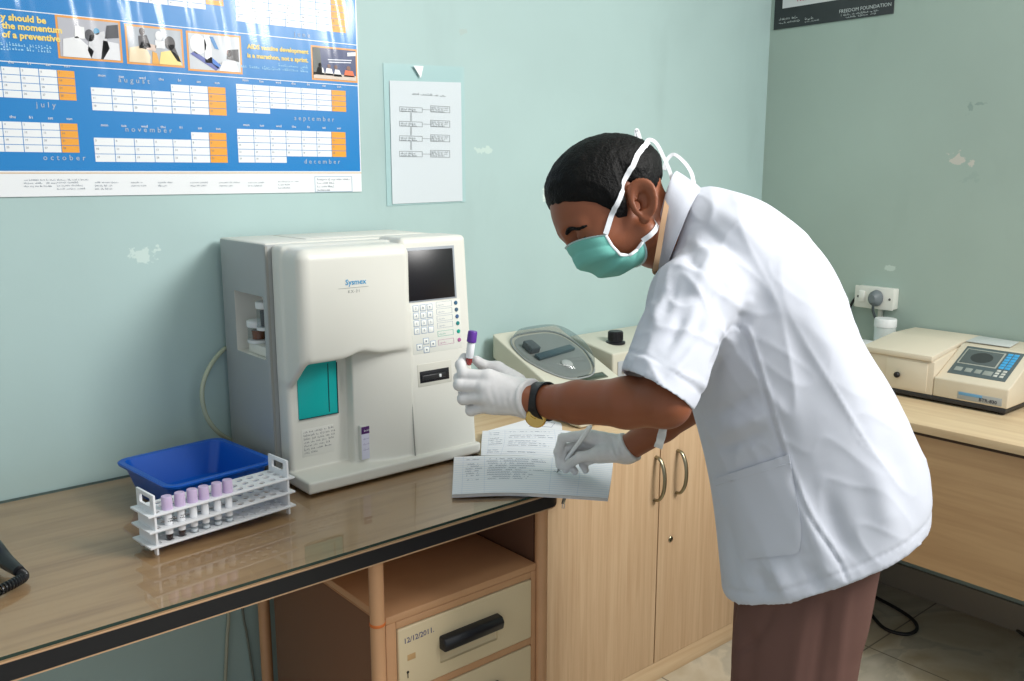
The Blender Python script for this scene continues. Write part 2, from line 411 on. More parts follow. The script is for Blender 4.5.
# ================================================================ the wall calendar
Mwhite = mat('calendar paper white', (234, 236, 238), .35); Mblue = mat('calendar blue', (0, 124, 194), .3); Mor = mat('calendar orange', (236, 160, 40), .35)
Mmon = mat('month lettering', (176, 190, 204), .4); Mline = mat('calendar thin line', (120, 160, 190), .4); Mtxt = mat('small print grey', (110, 120, 135), .5); Mgold = mat('headline yellow', (240, 210, 110), .4); Mpale = mat('pale blue lettering', (150, 205, 235), .4)
Mdeep = mat('calendar deep blue', (6, 98, 170), .3); Mtan = mat('print tan line', (214, 176, 130), .4)
cal = thing('wall_calendar', 'large glossy blue wall calendar with orange and white month grids on back wall', 'calendar', (.75, YW, 1.6))
yc = YW - .0035
def cx(u, v): p = ony(u, v, yc); return p[0], p[2]
X0, Z0 = .17, cx(180, 194.5)[1]; X1 = 1.158; ZT = 1.90
bm = new(); box(bm, (X0, yc, Z0), (X1, yc + .0034, ZT), .0004, 1); build('sheet', bm, Mwhite, cal)
zb = cx(180, 171)[1]
bm = new(); box(bm, (X0, yc - .0006, zb), (X1 - .003, yc, ZT - .01), .0002, 1); build('blue_print', bm, Mblue, cal)
def rect(bm, x0, z0, x1, z1, lay=1, mi=0):
    y = yc - .0006 - .0004 * lay
    box(bm, (min(x0, x1), y, min(z0, z1)), (max(x0, x1), y + .0004, max(z0, z1)), 0, 1, mi=mi)
def px(u, v): return cx(u, v)
# thin rules and the foot line
bm = new()
for v0 in ((0, 1), (0, 55)):
    pass
za = px(180, 27)[1]; zc = px(180, 73.5)[1]
rect(bm, X0, za - .0008, X1 - .003, za + .0008); rect(bm, X0, zc - .0008, X1 - .003, zc + .0008); build('white_rule', bm, Mwhite, cal)
bm = new(); rect(bm, X0, zb - .005, X1, zb - .0032, 0); build('foot_line', bm, Mtan, cal)
def month(name, u0, v0, u1, v1, cols, rows, missing_first=0, last_row=0, tpos=None, start=1, first_top=0):
    """one month: white day cells, the last column orange; corners in photograph pixels"""
    x0, zt = px(u0, v0); x1, zz = px(u1, v1); w = (x1 - x0) / cols; h = (zt - zz) / rows
    day = start; cells = new(); sun = new(); ink = new()
    for r in range(rows):
        for c in range(cols):
            if r == 0 and c < missing_first: continue
            if r == rows - 1 and last_row and c >= last_row: continue
            t = sun if c == cols - 1 else cells
            rect(t, x0 + c * w + .0007, zt - r * h - .0006, x0 + (c + 1) * w - .0007, zt - (r + 1) * h + .0006, 1)
            text_bm(ink, str(day), h * .36, MBACK(x0 + c * w + .003, yc - .00125, zt - r * h - h * .5)); day += 1
    build('day_grid', cells, Mwhite, cal); build('sunday_column', sun, Mor, cal)
    if tpos:
        tx, tz = px(*tpos); mi_ = new(); text_bm(mi_, name, .0150, MBACK(tx, yc - .00125, tz), spacing=1.65); build('month_name', mi_, Mmon, cal, smooth=False)
    build('day_numbers', ink, [Mtxt], cal, smooth=False)
    if tpos:
        t = new()
        for c, dn in enumerate(['mon', 'tue', 'wed', 'thu', 'fri', 'sat', 'sun'][:cols] if cols == 7 else ['fri', 'sat', 'sun'][-cols:]):
            text_bm(t, dn, .008, MBACK(x0 + c * w + w * .4, yc - .0013, zt + .006))
        build('weekday_names', t, Mwhite, cal, smooth=False)
month('june', 234, -16, 346, 33.5, 7, 5, 0, 0, (294, 36))
month('may', 84, -28, 224, 12, 7, 4, 0, 6)
month('march', 232, -86, 346, -34, 7, 5, 0, 3, (294, -31))
month('february', 82, -88, 224, -48, 7, 4, 3, 0, (118, -84))
month('july', -60, 62, 77, 101, 7, 4, 0, 0, (36, 107))
month('august', 89.5, 79, 227, 116, 7, 4, 4, 0, (118, 82))
month('september', 235.5, 83.5, 346.5, 117.5, 7, 5, 0, 2, (294, 120))
month('october', -60, 119, 80, 153, 7, 4, 0, 0, (43, 160))
month('november', 92.5, 129, 228, 163, 7, 4, 5, 0, (125, 131.5))
month('december', 236.5, 128.5, 346.5, 163.5, 7, 5, 0, 3, (304, 163.5))
# headlines
t = new()
for s, u, v, sz in (('y should be', 1, 19.5, .036), ('the momentum', 2, 28, .036), ('of a preventive', 2, 37, .036)):
    x, z = px(u, v); text_bm(t, s, sz * .46, MBACK(x, yc - .0014, z), bold=.0006)
for s, u, v, al in (('AIDS vaccine development', 308, 54, 'RIGHT'), ('is a marathon, not a sprint.', 308, 62.5, 'RIGHT')):
    x, z = px(u, v); text_bm(t, s, .0136, MBACK(x, yc - .0014, z), align=al, bold=.0005)
build('headline', t, Mgold, cal, smooth=False)
t = new()
for s, u, v in (('xxxxxxxxxx xxxx', 308, 68.5), ('President and Chief Executive Officer, IAVI', 308, 72.5), ('India Council of Medical Research', 52, 49), ('Director General, New Delhi', 52, 53)):
    x, z = px(u, v); ptext(t, s, .0095, MBACK(x, yc - .0014, z), align='RIGHT')
build('byline', t, Mpale, cal, smooth=False)
# four little photographs
Mfr = mat('photo frame orange', (226, 150, 60), .35)
def photo(u0, v0, u1, v1, bg, shapes):
    x0, zt = px(u0, v0); x1, zz = px(u1, v1); f = new(); rect(f, x0, zt, x1, zz, 1); p = build('photo_frame', f, Mfr, cal)
    g = new(); rect(g, x0 + .004, zt - .004, x1 - .004, zz + .004, 2); build('photo_print', g, mat('photo ground', bg, .35), p)
    for (pts, c) in shapes:
        s = new(); lay = yc - .0006 - .0016
        q = [(x0 + .004 + (x1 - x0 - .008) * a, zz + .004 + (zt - zz - .008) * bb) for a, bb in pts]
        prism(s, q, 'y', lay, lay + .0004); build('photo_shape', s, mat('photo ink', c, .35), p)
def ov(cx_, cy_, rx, ry, n=14): return [(cx_ + rx * math.cos(2 * PI * k / n), cy_ + ry * math.sin(2 * PI * k / n)) for k in range(n)]
photo(54.5, 14.5, 123, 63, (176, 176, 184), [([(.04, 0), (.06, .45), (.3, .55), (.55, .2), (.5, 0)], (226, 226, 228)), ([(.25, .5), (.27, .82), (.42, .8), (.42, .5)], (232, 232, 232)), (ov(.5, .6, .08, .16), (60, 60, 66)), ([(.45, .2), (.5, .6), (.75, .75), (.82, .3), (.7, 0), (.5, 0)], (206, 206, 210)), ([(.75, .55), (.8, .9), (.99, .95), (.99, .6)], (50, 50, 58)), ([(.66, 0), (.72, .5), (.98, .45), (.99, 0)], (222, 222, 226)), (ov(.62, .72, .05, .09), (70, 150, 190))])
photo(124, 23.5, 184.5, 68, (170, 176, 184), [([(.2, .4), (.2, .75), (.35, .8), (.42, .45)], (52, 48, 52)), (ov(.27, .88, .05, .11), (60, 46, 44)), ([(.2, .42), (.5, .35), (.52, .52), (.25, .6)], (214, 190, 176)), (ov(.58, .8, .07, .14), (226, 226, 228)), ([(.5, .45), (.5, .68), (.68, .66), (.68, .45)], (224, 224, 226)), ([(.0, 0), (.02, .4), (.3, .5), (.4, .2), (.38, 0)], (226, 206, 170)), ([(.55, 0), (.6, .35), (.8, .42), (.95, .25), (.98, 0)], (240, 214, 130)), (ov(.78, .62, .1, .2), (34, 28, 30)), ([(.72, .55), (.85, .6), (.97, .1), (.9, .12)], (34, 28, 30)), ([(.42, 0), (.44, .35), (.52, .3), (.56, 0)], (226, 164, 60))])
photo(185.5, 30.5, 242.5, 74.5, (196, 200, 206), [(ov(.18, .7, .16, .28), (228, 228, 230)), ([(.3, .2), (.3, .98), (.42, .98), (.44, .2)], (236, 236, 238)), ([(.02, .42), (.5, 0), (.58, .08), (.1, .5)], (70, 84, 160)), ([(.34, .3), (.42, .38), (.6, .16), (.54, .06)], (30, 110, 200)), ([(.4, .95), (.48, .95), (.58, .6), (.5, .62)], (60, 130, 190)), ([(.72, .35), (.76, .62), (.97, .66), (.97, .3)], (30, 26, 28)), ([(.56, 0), (.64, .26), (.9, .34), (.96, 0)], (232, 232, 234)), (ov(.78, .52, .05, .1), (150, 90, 66))])
photo(310.5, 45, 357.5, 83, (40, 56, 104), [([(0, 0), (0, .2), (1, .16), (1, 0)], (206, 190, 176)), ([(0, .1), (0, 1), (.16, 1), (.2, .2)], (56, 66, 62)), ([(.04, .12), (.1, .38), (.22, .36), (.26, .12)], (236, 236, 236)), (ov(.15, .44, .04, .07), (110, 70, 56)), ([(.26, .12), (.3, .36), (.42, .34), (.46, .12)], (236, 236, 236)), (ov(.36, .42, .04, .07), (110, 70, 56)), ([(.46, .1), (.5, .34), (.6, .32), (.66, .1)], (230, 230, 232)), (ov(.52, .41, .04, .07), (110, 70, 56)), ([(.7, .12), (.74, .34), (.92, .32), (.96, .12)], (226, 100, 40)), (ov(.82, .4, .05, .08), (120, 74, 56)), ([(.34, .62), (.34, .65), (.9, .69), (.9, .66)], (226, 230, 240)), ([(.36, .54), (.36, .57), (.88, .61), (.88, .58)], (226, 230, 240)), ([(.8, .8), (.8, .92), (1, .96), (1, .84)], (230, 232, 236))])
# small print in the white foot band
t = new()
for (u, v, lines) in ((24, 180.5, ['The partners wish to thank everyone who gave a picture', 'Regional office   New Delhi', 'Tel. and fax on request']), (57, 183, ['National programme', 'and partner institutes', 'medical research council']), (95, 183, ['State control society', 'Chennai and Pune', 'care and support']), (131, 183, ['Networks of', 'positive people']), (158, 183, ['Clinical sites', 'Bangalore']), (190, 183, ['Community advisory', 'boards and groups']), (219, 183, ['Laboratory and quality', 'assurance teams']), (248, 183, ['Donors and friends', 'of the programme']), (278, 182, ['Photographs by the teams', 'of each centre', 'and volunteers'])):
    for k, s in enumerate(lines):
        x, z = px(u, v + 3.2 * k); ptext(t, s, .0042, MBACK(x, yc - .0008, z))
for k, s in enumerate(['Published by IAVI India Program', '193, First Floor', 'New Delhi 110003', 'www.iavi.org']):
    x, z = px(317, 180 + 3.6 * k); ptext(t, s, .0056, MBACK(x, yc - .0008, z))
build('small_print', t, Mtxt, cal, smooth=False)
bm = new(); xa, za_ = px(314.5, 176.5); xb, zb_ = px(352, 191.5)
for (a, c, d, e_) in ((xa, za_, xb, za_ - .0008), (xa, zb_, xb, zb_ + .0008), (xa, za_, xa + .0008, zb_), (xb, za_, xb + .0008, zb_)): rect(bm, a, c, d, e_, 0)
build('address_box', bm, Mline, cal)
# glossy laminate, slightly cockled, over the print
fmat = film('clear laminate', (1, 1, 1), 1.45, .15)
nx_, nz_ = 150, 60; G = np.zeros((nz_, nx_, 3))
for i in range(nz_):
    for j in range(nx_):
        x = X0 + (X1 - X0) * j / (nx_ - 1); z = Z0 + (ZT - Z0) * i / (nz_ - 1); s = max(0, (z - (Z0 + .12)) / .4)
        wv = .0022 * math.sin(x * 31 + 1.2 * math.sin(z * 9)) + .0012 * math.sin(x * 83 + 2 * z * 11 + 1.7 * math.sin(x * 17)) + .0007 * math.sin(x * 190 + 23 * z)
        G[i, j] = (x, yc - .0088 + .003 * (1 - min(1, s)) + 1.7 * wv * min(1, s) ** 1.2, z)
me = bpy.data.meshes.new('laminate_film')
me.from_pydata(G.reshape(-1, 3).tolist(), [], [(i * nx_ + j, i * nx_ + j + 1, (i + 1) * nx_ + j + 1, (i + 1) * nx_ + j) for i in range(nz_ - 1) for j in range(nx_ - 1)])
me.polygons.foreach_set('use_smooth', [True] * len(me.polygons)); link('laminate_film', me, fmat, cal)
place_parts(cal)

# ================================================================ notice in a plastic sleeve
Mclear = film('clear plastic sleeve', (.97, .985, .99), 1.4, .12)
def quad_sheet(name, cs, m, parent, y, th=.0006, n=14, wav=0.0):
    """CS: four pixel corners (tl,tr,br,bl) on the plane y"""
    c = [ony(u, v, y) for u, v in cs]; G = np.zeros((n, n, 3))
    for i in range(n):
        for j in range(n):
            s, t_ = j / (n - 1), i / (n - 1)
            G[i, j] = (c[0] * (1 - s) + c[1] * s) * (1 - t_) + (c[3] * (1 - s) + c[2] * s) * t_ + np.array([0, wav * math.sin(5 * s + 7 * t_), 0])
    return sheet(name, G, m, parent, th)
no = thing('notice_sleeve', 'clear plastic sleeve holding a printed flow chart page on the wall', 'notice', ony(425, 135, YW))
quad_sheet('backing', [(383, 63), (464, 67), (465.5, 202), (387, 206)], mat('sleeve back film', (178, 205, 204), .25), no, YW - .0008, .0015)
quad_sheet('paper', [(389.5, 80.5), (461, 82.5), (462.5, 201), (392.5, 204)], mat('notice paper', (224, 226, 229), .7), no, YW - .0035)
yn = YW - .0046
def nx(u, v): p = ony(u, v, yn); return p[0], p[2]
ink = new()
def outline(u0, v0, u1, v1, th=.0009):
    x0, z0 = nx(u0, v0); x1, z1 = nx(u1, v1)
    for (a, b_, c, d) in ((x0, z0, x1, z0 - th), (x0, z1, x1, z1 + th), (x0, z0, x0 + th, z1), (x1 - th, z0, x1, z1)): box(ink, (min(a, c), yn, min(b_, d)), (max(a, c), yn + .0003, max(b_, d)), 0)
for k, v in enumerate((109.5, 124, 138.5, 154)):
    outline(399.5, v - 3, 422.5, v + 3); outline(430.5, v - 4, 450, v + 3.5)
    for s, u, vv in (('Sample received', 401, v), ('record and label', 401, v + 2), ('Check request form', 431.5, v - 1.5), ('and enter in book', 431.5, v + .3), ('before testing', 431.5, v + 2.2)):
        x, z = nx(u, vv); ptext(ink, s, .0058, MBACK(x, yn, z))
    x0, z0 = nx(422.5, v); x1, z1 = nx(430.5, v); box(ink, (x0, yn, z0 - .0004), (x1, yn + .0003, z0 + .0004), 0)
    if k < 3:
        x0, z0 = nx(411, v + 3); x1, z1 = nx(411, v + 11.5); box(ink, (x0 - .0022, yn, z1), (x0 - .0014, yn + .0003, z0), 0); box(ink, (x0 + .0014, yn, z1), (x0 + .0022, yn + .0003, z0), 0)
x, z = nx(412, 94.5); ptext(ink, 'Sample collection flow chart', .0072, MBACK(x, yn, z))
build('flow_chart_print', ink, mat('grey print', (128, 130, 134), .6), no, smooth=False)
quad_sheet('cover_film', [(383, 63), (464, 67), (465.5, 202), (387, 206)], Mclear, no, YW - .0075, .0003, 20, .0008)
bm = new(); p0, p1, p2 = ony(413.5, 65.5, YW - .009), ony(423.5, 66, YW - .009), ony(421, 78, YW - .009)
prism(bm, [(p[0], p[2]) for p in (p0, p1, p2)], 'y', YW - .009, YW - .0082); build('white_sticker', bm, mat('sticker white', (235, 238, 240), .4), no)
place_parts(no)

# ================================================================ poster on the right wall
po = thing('foundation_poster', 'dark poster with white lettering and a white panel, high on right wall', 'poster', onx(833, 10, XR))
xp = XR - .004
pa, pb = onx(773.5, 30, xp), onx(893, 14, xp); H0 = pa[2]
box_part('sheet', (xp, pb[1], H0), (xp + .0039, pa[1], H0 + .55), mat('poster charcoal', (52, 56, 58), .35, var=.25, vscale=14), po, bev=.0004)
q = [onx(u, v, xp) for u, v in ((782.5, 8.6), (840, 1.2))]
box_part('white_panel', (xp - .0006, q[1][1], q[0][2]), (xp, q[0][1], H0 + .50), mat('poster white', (214, 216, 218), .4), po, bev=0)
t = new()
for s, u, v, sz in (('FREEDOM FOUNDATION', 839, 13.4, .0160), ('a centre of excellence on care', 841, 16.2, .0085), ('Bangalore  Hyderabad  Udupi', 846, 18, .0075), ('National AIDS', 779, 20.5, .011), ('Control Organisation', 779, 24, .008), ('UNAIDS', 805, 20, .011), ('joint programme', 805, 22.4, .007)):
    p = onx(u, v, xp); (text_bm if sz > .015 else ptext)(t, s, sz, MRIGHT(xp - .0008, p[1], p[2]))
build('lettering', t, mat('poster lettering', (196, 202, 202), .45), po, smooth=False)
t = new(); p = onx(797, 1.5, xp); ptext(t, 'reddish', .02, MRIGHT(xp - .001, p[1], p[2])); build('red_lettering', t, mat('poster red', (200, 120, 135), .45), po, smooth=False)
place_parts(po)
# ================================================================ the steel desk
Mtop = wood('desk laminate', (174, 138, 102), (142, 106, 76), (1.6, 26, 8), rough=.35, fine=.5)
Mblk = mat('black edge moulding', (22, 22, 26), .4); Mtanp = mat('tan enamelled steel', (200, 152, 112), .42, var=.04, vscale=20); Mdk = mat('brown enamelled panel', (98, 66, 48), .5)
Mtl = mat('tan edge strip', (198, 160, 124), .4)
desk = thing('writing_desk', 'long brown laminate desk with black edge, glass top and tan steel posts', 'desk', (.3, 1.62, 0))
XD = 1.222
def desk_outline(g=0.0, r=.035):
    pts = [(-.75 - g, 1.957), (-.75 - g, 1.293 - g)]
    for k in range(7):
        a = -PI / 2 + k / 6 * PI / 2; pts.append((XD - r + (r + g) * math.cos(a), 1.293 + r + (r + g) * math.sin(a)))
    pts.append((XD + g, 1.957)); return pts
bm = new(); prism(bm, desk_outline(0), 'z', .7125, .7445); build('tabletop', bm, Mtop, desk)
bm = new(); prism(bm, desk_outline(.003), 'z', .7152, .7418); build('black_edge', bm, Mblk, desk)
bm = new(); prism(bm, desk_outline(.0015), 'z', .7418, .7440); prism(bm, desk_outline(.0015), 'z', .7118, .7152); build('edge_strip', bm, Mtl, desk)
Mglass = film('desk glass', (.98, .99, .985), 1.52, .012)
bm = new(); prism(bm, desk_outline(-.004), 'z', .7448, .7500); gt = build('glass_top', bm, [Mglass, mat('glass edge green', (38, 58, 52), .2)], desk)
for f in gt.data.polygons:
    if abs(f.normal.z) < .5: f.material_index = 1
for (x, y) in ((.785, 1.319), (1.187, 1.319), (.812, 1.880), (1.187, 1.90), (-.70, 1.319), (-.70, 1.90)):
    bm = new(); lathe(bm, [(.0150, 0), (.0150, .012), (.0138, .014), (.0138, .7125)], 20, Matrix.Translation((x, y, 0))); lg = build('leg', bm, Mtanp, desk)
    if (x, y) == (.785, 1.319):
        bm = new(); lathe(bm, [(.0139, .580), (.0150, .581), (.0150, .585), (.0139, .586)], 20, Matrix.Translation((x, y, 0)), cap=False); build('orange_band', bm, mat('orange band', (206, 110, 50), .5), lg)
bm = new(); box(bm, (1.179, 1.335, .05), (1.193, 1.885, .7115), .002); build('side_panel', bm, Mdk, desk)
bm = new(); box(bm, (-.70, 1.885, .66), (1.187, 1.905, .7115), .002); build('back_rail', bm, Mtanp, desk)
place_parts(desk)
# small metal clip at the rounded corner of the desk
cl = thing('metal_clip', 'small silver clip gripping the black desk edge below the notebook', 'clip', onz(558, 493, .745))
p = onz(558, 496, .728); M = Matrix.Translation((p[0], 1.2870, .728)) @ Matrix.Rotation(.35, 4, 'Y')
bm = new(); box(bm, (-.004, -.0022, -.012), (.004, .0008, .011), .0008, M=M); build('jaw', bm, mat('bright clip steel', (190, 192, 190), .25, metal=1), cl)
bm = new(); tube(bm, [tuple(M @ Vector(v)) for v in ((-.003, -.003, -.011), (-.003, -.0045, -.020), (.003, -.0045, -.020), (.003, -.003, -.011))], .0008, 6); build('wire_loop', bm, mat('clip wire', (170, 172, 172), .3, metal=1), cl)
place_parts(cl)

# ================================================================ drawer pedestal under the desk
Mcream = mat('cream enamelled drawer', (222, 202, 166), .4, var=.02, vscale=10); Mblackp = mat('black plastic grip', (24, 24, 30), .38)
ped = thing('drawer_pedestal', 'tan steel pedestal with cream drawers under the desk', 'drawer unit', (1.0, 1.6, 0))
x0, x1 = .802, 1.172
bm = new()
box(bm, (x0, 1.318, .573), (x1, 1.800, .588), .0015)           # top
box(bm, (x0, 1.335, .03), (x0 + .012, 1.800, .5725), .001); box(bm, (x1 - .012, 1.335, .03), (x1, 1.800, .5725), .001); box(bm, (x0 + .0125, 1.788, .03), (x1 - .0125, 1.7995, .5725), .001); box(bm, (x0 + .0125, 1.336, .03), (x1 - .0125, 1.787, .045), .001)
box(bm, (x0, 1.3185, .03), (x0 + .0222, 1.3345, .5728), .001); box(bm, (x1 - .0128, 1.3185, .03), (x1, 1.3345, .5728), .001)
for z in (.559, .409, .259): box(bm, (x0 + .0225, 1.3182, z - .001), (x1 - .0130, 1.334, z + (.0135 if z > .5 else .0145)), .001)
build('body', bm, Mtanp, ped)
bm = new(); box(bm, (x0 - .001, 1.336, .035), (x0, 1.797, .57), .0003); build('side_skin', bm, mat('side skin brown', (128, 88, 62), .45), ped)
Mink = mat('blue pen ink', (62, 66, 120), .6); Mkey = mat('keyhole dark', (40, 34, 28), .5)
for i, z1_ in enumerate((.556, .406, .256)):
    z0_ = z1_ - .132 if i < 2 else .05
    d = new(); box(d, (.8265, 1.3155, z0_), (1.158, 1.345, z1_), .0035, 3)
    dr = build('drawer', d, Mcream, ped)
    zc_ = z1_ - .058
    c = new(); box(c, (.921, 1.30, zc_ - .045), (1.066, 1.3215, zc_ + .012), .004); cut(dr, [c])
    h = new(); prism(h, [(1.3235, zc_ + .0145), (1.300, zc_ + .0125), (1.293, zc_ + .002), (1.297, zc_ - .014), (1.3235, zc_ - .014)], 'x', .920, 1.067, .003, 2)
    build('handle', h, Mblackp, dr)
    if i == 0:
        t = new(); text_bm(t, '12/12/2011.', .0155, MBACK(.838, 1.3152, .524, .03), spacing=.95); build('pen_date', t, Mink, dr, smooth=False)
        s = new(); box(s, (.846, 1.3150, .487), (.864, 1.3155, .499), .0001); build('tape_scrap', s, mat('old tape', (200, 160, 112), .5), dr)
        k = new(); lathe(k, [(.0028, 0), (.0028, .0006)], 12, Matrix.Translation((.846, 1.3154, .464)) @ Matrix.Rotation(PI / 2, 4, 'X')); box(k, (.8450, 1.3150, .452), (.8470, 1.3154, .464), 0); build('keyhole', k, Mkey, dr)
place_parts(ped)

# ================================================================ wooden cupboard
Mbirch = wood('birch laminate', (203, 173, 138), (184, 151, 116), (70, 70, 2.2), rough=.42)
Mbirch_h = wood('birch laminate level', (206, 180, 144), (190, 160, 124), (2.0, 40, 40), rough=.4)
Mbrass = mat('antique brass', (160, 152, 128), .32, metal=1)
cup = thing('wooden_cupboard', 'low birch laminate cupboard with two doors and bow handles', 'cupboard', (1.74, 1.73, 0))
bm = new()
box(bm, (1.226, 1.506, .058), (1.244, 1.955, .724), .001); box(bm, (2.234, 1.506, .058), (2.252, 1.955, .724), .001); box(bm, (1.244, 1.94, .058), (2.234, 1.955, .724), .001); box(bm, (1.244, 1.506, .058), (2.234, 1.94, .076), .001)
build('body', bm, Mbirch, cup)
bm = new(); box(bm, (1.226, 1.480, .7245), (2.255, 1.957, .7500), .002); build('worktop', bm, Mbirch_h, cup)
bm = new(); box(bm, (1.226, 1.489, 0), (2.252, 1.95, .0575), .001); build('plinth', bm, Mbirch_h, cup)
for (a, b_, hx) in ((1.230, 1.7575, 1.741), (1.7615, 2.2515, 1.829)):
    d = new(); box(d, (a, 1.486, .060), (b_, 1.5045, .7215), .0012); dr = build('door', d, Mbirch, cup)
    pts = smooth_path([(hx, 1.487, .660), (hx, 1.470, .655), (hx, 1.457, .630), (hx, 1.453, .600), (hx, 1.457, .568), (hx, 1.470, .545), (hx, 1.487, .540)], 6)
    h = new(); tube(h, pts, .004, 10, flat=(.0062, .0042)); build('handle', h, Mbrass, dr)
    if hx > 1.8:
        k = new(); lathe(k, [(.0088, 0), (.0088, .0015), (.0070, .0030)], 20, Matrix.Translation((1.812, 1.486, .411)) @ Matrix.Rotation(PI / 2, 4, 'X')); lk = build('lock', k, Mbrass, dr)
        k = new(); box(k, (1.8112, 1.4826, .407), (1.8128, 1.4832, .415), 0); build('keyhole', k, Mkey, lk)
place_parts(cup)

# ================================================================ table along the right wall
tab = thing('side_table', 'light wood table with modesty panel along the right wall', 'table', (2.55, .7, 0))
Mply = wood('pale ply top', (218, 194, 158), (202, 174, 138), (34, 2.0, 30), rough=.42)
Mply2 = wood('pale ply panel', (198, 164, 124), (180, 146, 108), (30, 1.6, 30), rough=.5)
bm = new(); box(bm, (2.260, -.75, .7275), (2.842, 1.955, .7500), .002); build('tabletop', bm, Mply, tab)
bm = new(); box(bm, (2.292, -.73, .352), (2.308, 1.93, .7135), .0012); build('modesty_panel', bm, Mply2, tab)
bm = new(); box(bm, (2.284, -.73, .7135), (2.80, 1.93, .7273), .001); build('top_frame', bm, mat('shadow dark table frame', (58, 46, 38), .5), tab)  # frame coloured dark to paint the shadow line under the tabletop
for y in (-.73, 1.914):
    bm = new(); box(bm, (2.310, y, 0), (2.80, y + .018, .7135), .001); build('leg', bm, Mply2, tab)
place_parts(tab)
# ================================================================ blood analyser on the desk
ZD = .7502
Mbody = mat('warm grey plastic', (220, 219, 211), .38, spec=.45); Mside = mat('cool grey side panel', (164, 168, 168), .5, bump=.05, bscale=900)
Mgap = mat('shadow gap', (150, 150, 145), .6); Mdkg = mat('dark screen', (20, 18, 24), .32, spec=.6); Mteal = mat('teal window', (16, 178, 176), .3, spec=.5)
an = thing('blood_analyser', 'large pale grey blood analyser with dark screen and keypad standing on the desk', 'analyser', (1.01, 1.75, ZD))
AX0, AX1 = .791, 1.230
def fascia(P):
    d = d_box(P, (AX0, 1.578, ZD + .004), (AX1, 1.72, ZD + .029), .004)                       # foot tray
    back = d_box(P, (AX0 + .004, 1.664, ZD + .02), (AX1 - .004, 1.714, 1.250), .010)
    d = np.minimum(d, back)
    # the right-hand panel leans back as it rises
    yf = 1.588 + (P[:, 2] - .77) * .078
    q = P.copy(); q[:, 1] -= yf
    right = d_box(q, (1.052, 0, ZD + .012), (AX1 - .002, .12, 1.257), .012)
    right = np.maximum(right, P[:, 1] - 1.712)
    d = np.minimum(d, right)
    # curved lower pillar
    pil = np.sqrt(((P[:, 0] - 1.06)) ** 2 * .55 + (P[:, 1] - 1.735) ** 2) - .138
    pil = np.maximum(pil * .9, np.maximum(.930 - P[:, 0], np.maximum(P[:, 0] - 1.056, np.maximum(P[:, 2] - 1.10, ZD + .01 - P[:, 2]))))
    pil = np.maximum(pil, P[:, 1] - 1.70)
    d = smin(d, pil, .006)
    # overhanging front cover with soft corners and an arched lower edge
    cov = d_box(P, (AX0 + .004, 1.588, .955), (1.057, 1.72, 1.2480), .024)
    cov = np.maximum(cov, P[:, 1] - 1.70)
    s = np.clip((P[:, 0] - .8065) / .007, 0, 1); wing = 1.020 - (P[:, 1] - 1.594) * .92; edge = wing * (1 - s) + 1.019 * s
    t = np.clip((P[:, 0] - .90) / .15, 0, 1); edge = edge + .002 * t + .010 * np.exp(-((P[:, 0] - .93) / .03) ** 2)
    cov = smax(cov, (edge - P[:, 2]) * .75, .010)
    d = smin(d, cov, .010)
    return d
Vt, Q = iso_arrays(fascia, (.785, 1.570, .745), (1.235, 1.722, 1.265), .0031, margin=2.6)
mesh_np('front_shell', Vt, Q, Mbody, an, sharp=None)
CX = .7815
# side and rear casing with the bottle recess
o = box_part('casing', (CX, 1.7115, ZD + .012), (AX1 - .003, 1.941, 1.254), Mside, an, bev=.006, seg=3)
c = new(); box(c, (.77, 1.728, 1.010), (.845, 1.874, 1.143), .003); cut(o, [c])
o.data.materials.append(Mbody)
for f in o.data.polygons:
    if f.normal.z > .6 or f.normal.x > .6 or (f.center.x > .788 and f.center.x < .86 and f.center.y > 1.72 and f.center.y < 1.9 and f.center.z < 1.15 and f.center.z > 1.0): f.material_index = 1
for (x, y) in ((.83, 1.62), (1.19, 1.62), (.83, 1.90), (1.19, 1.90)):
    bm = new(); lathe(bm, [(.012, ZD), (.014, ZD + .016)], 16, Matrix.Translation((x, y, 0))); build('foot', bm, Mblackp, an)
bm = new(); box(bm, (CX + .001, 1.7095, ZD + .03), (CX + .006, 1.7120, 1.248), 0); build('panel_gap', bm, Mgap, an)
bm = new(); box(bm, (.90, 1.76, 1.2538), (1.20, 1.92, 1.2552), .0006); build('lid_panel', bm, Mbody, an)
# inside the side recess: plinth, amber trap and clear trap
bm = new(); box(bm, (.792, 1.736, 1.0105), (.842, 1.838, 1.032), .003); build('bottle_plinth', bm, Mbody, an)
Mcl = film('clear bottle plastic', (.86, .89, .90), 1.45, .06); Mcap = mat('white cap', (226, 228, 228), .4); Mamb = mat('amber liquid', (120, 62, 30), .15, spec=.6); Mdkl = mat('dark float', (58, 60, 62), .3)
def jar(name, x, y, z, r, h, liquid, lm):
    bm = new(); lathe(bm, [(r * .92, z), (r, z + .002), (r, z + h), (r * .95, z + h)], 22, Matrix.Translation((x, y, 0)), cap=True); j = build(name, bm, Mcl, an)
    bm = new(); lathe(bm, [(r * 1.05, z + h), (r * 1.08, z + h + .002), (r * 1.08, z + h + .012), (r * .98, z + h + .014)], 22, Matrix.Translation((x, y, 0))); build('cap', bm, Mcap, j)
    bm = new(); lathe(bm, [(r * 1.04, z - .0005), (r * 1.06, z + .006)], 22, Matrix.Translation((x, y, 0))); build('base_ring', bm, Mcap, j)
    bm = new(); lathe(bm, [(r * .55, z + .007), (r * .6, z + liquid)], 16, Matrix.Translation((x - .002, y, 0))); build('content', bm, lm, j)
jar('waste_bottle', .812, 1.822, 1.033, .025, .034, .026, Mamb)
jar('float_bottle', .812, 1.780, 1.066, .022, .046, .040, Mdkl)
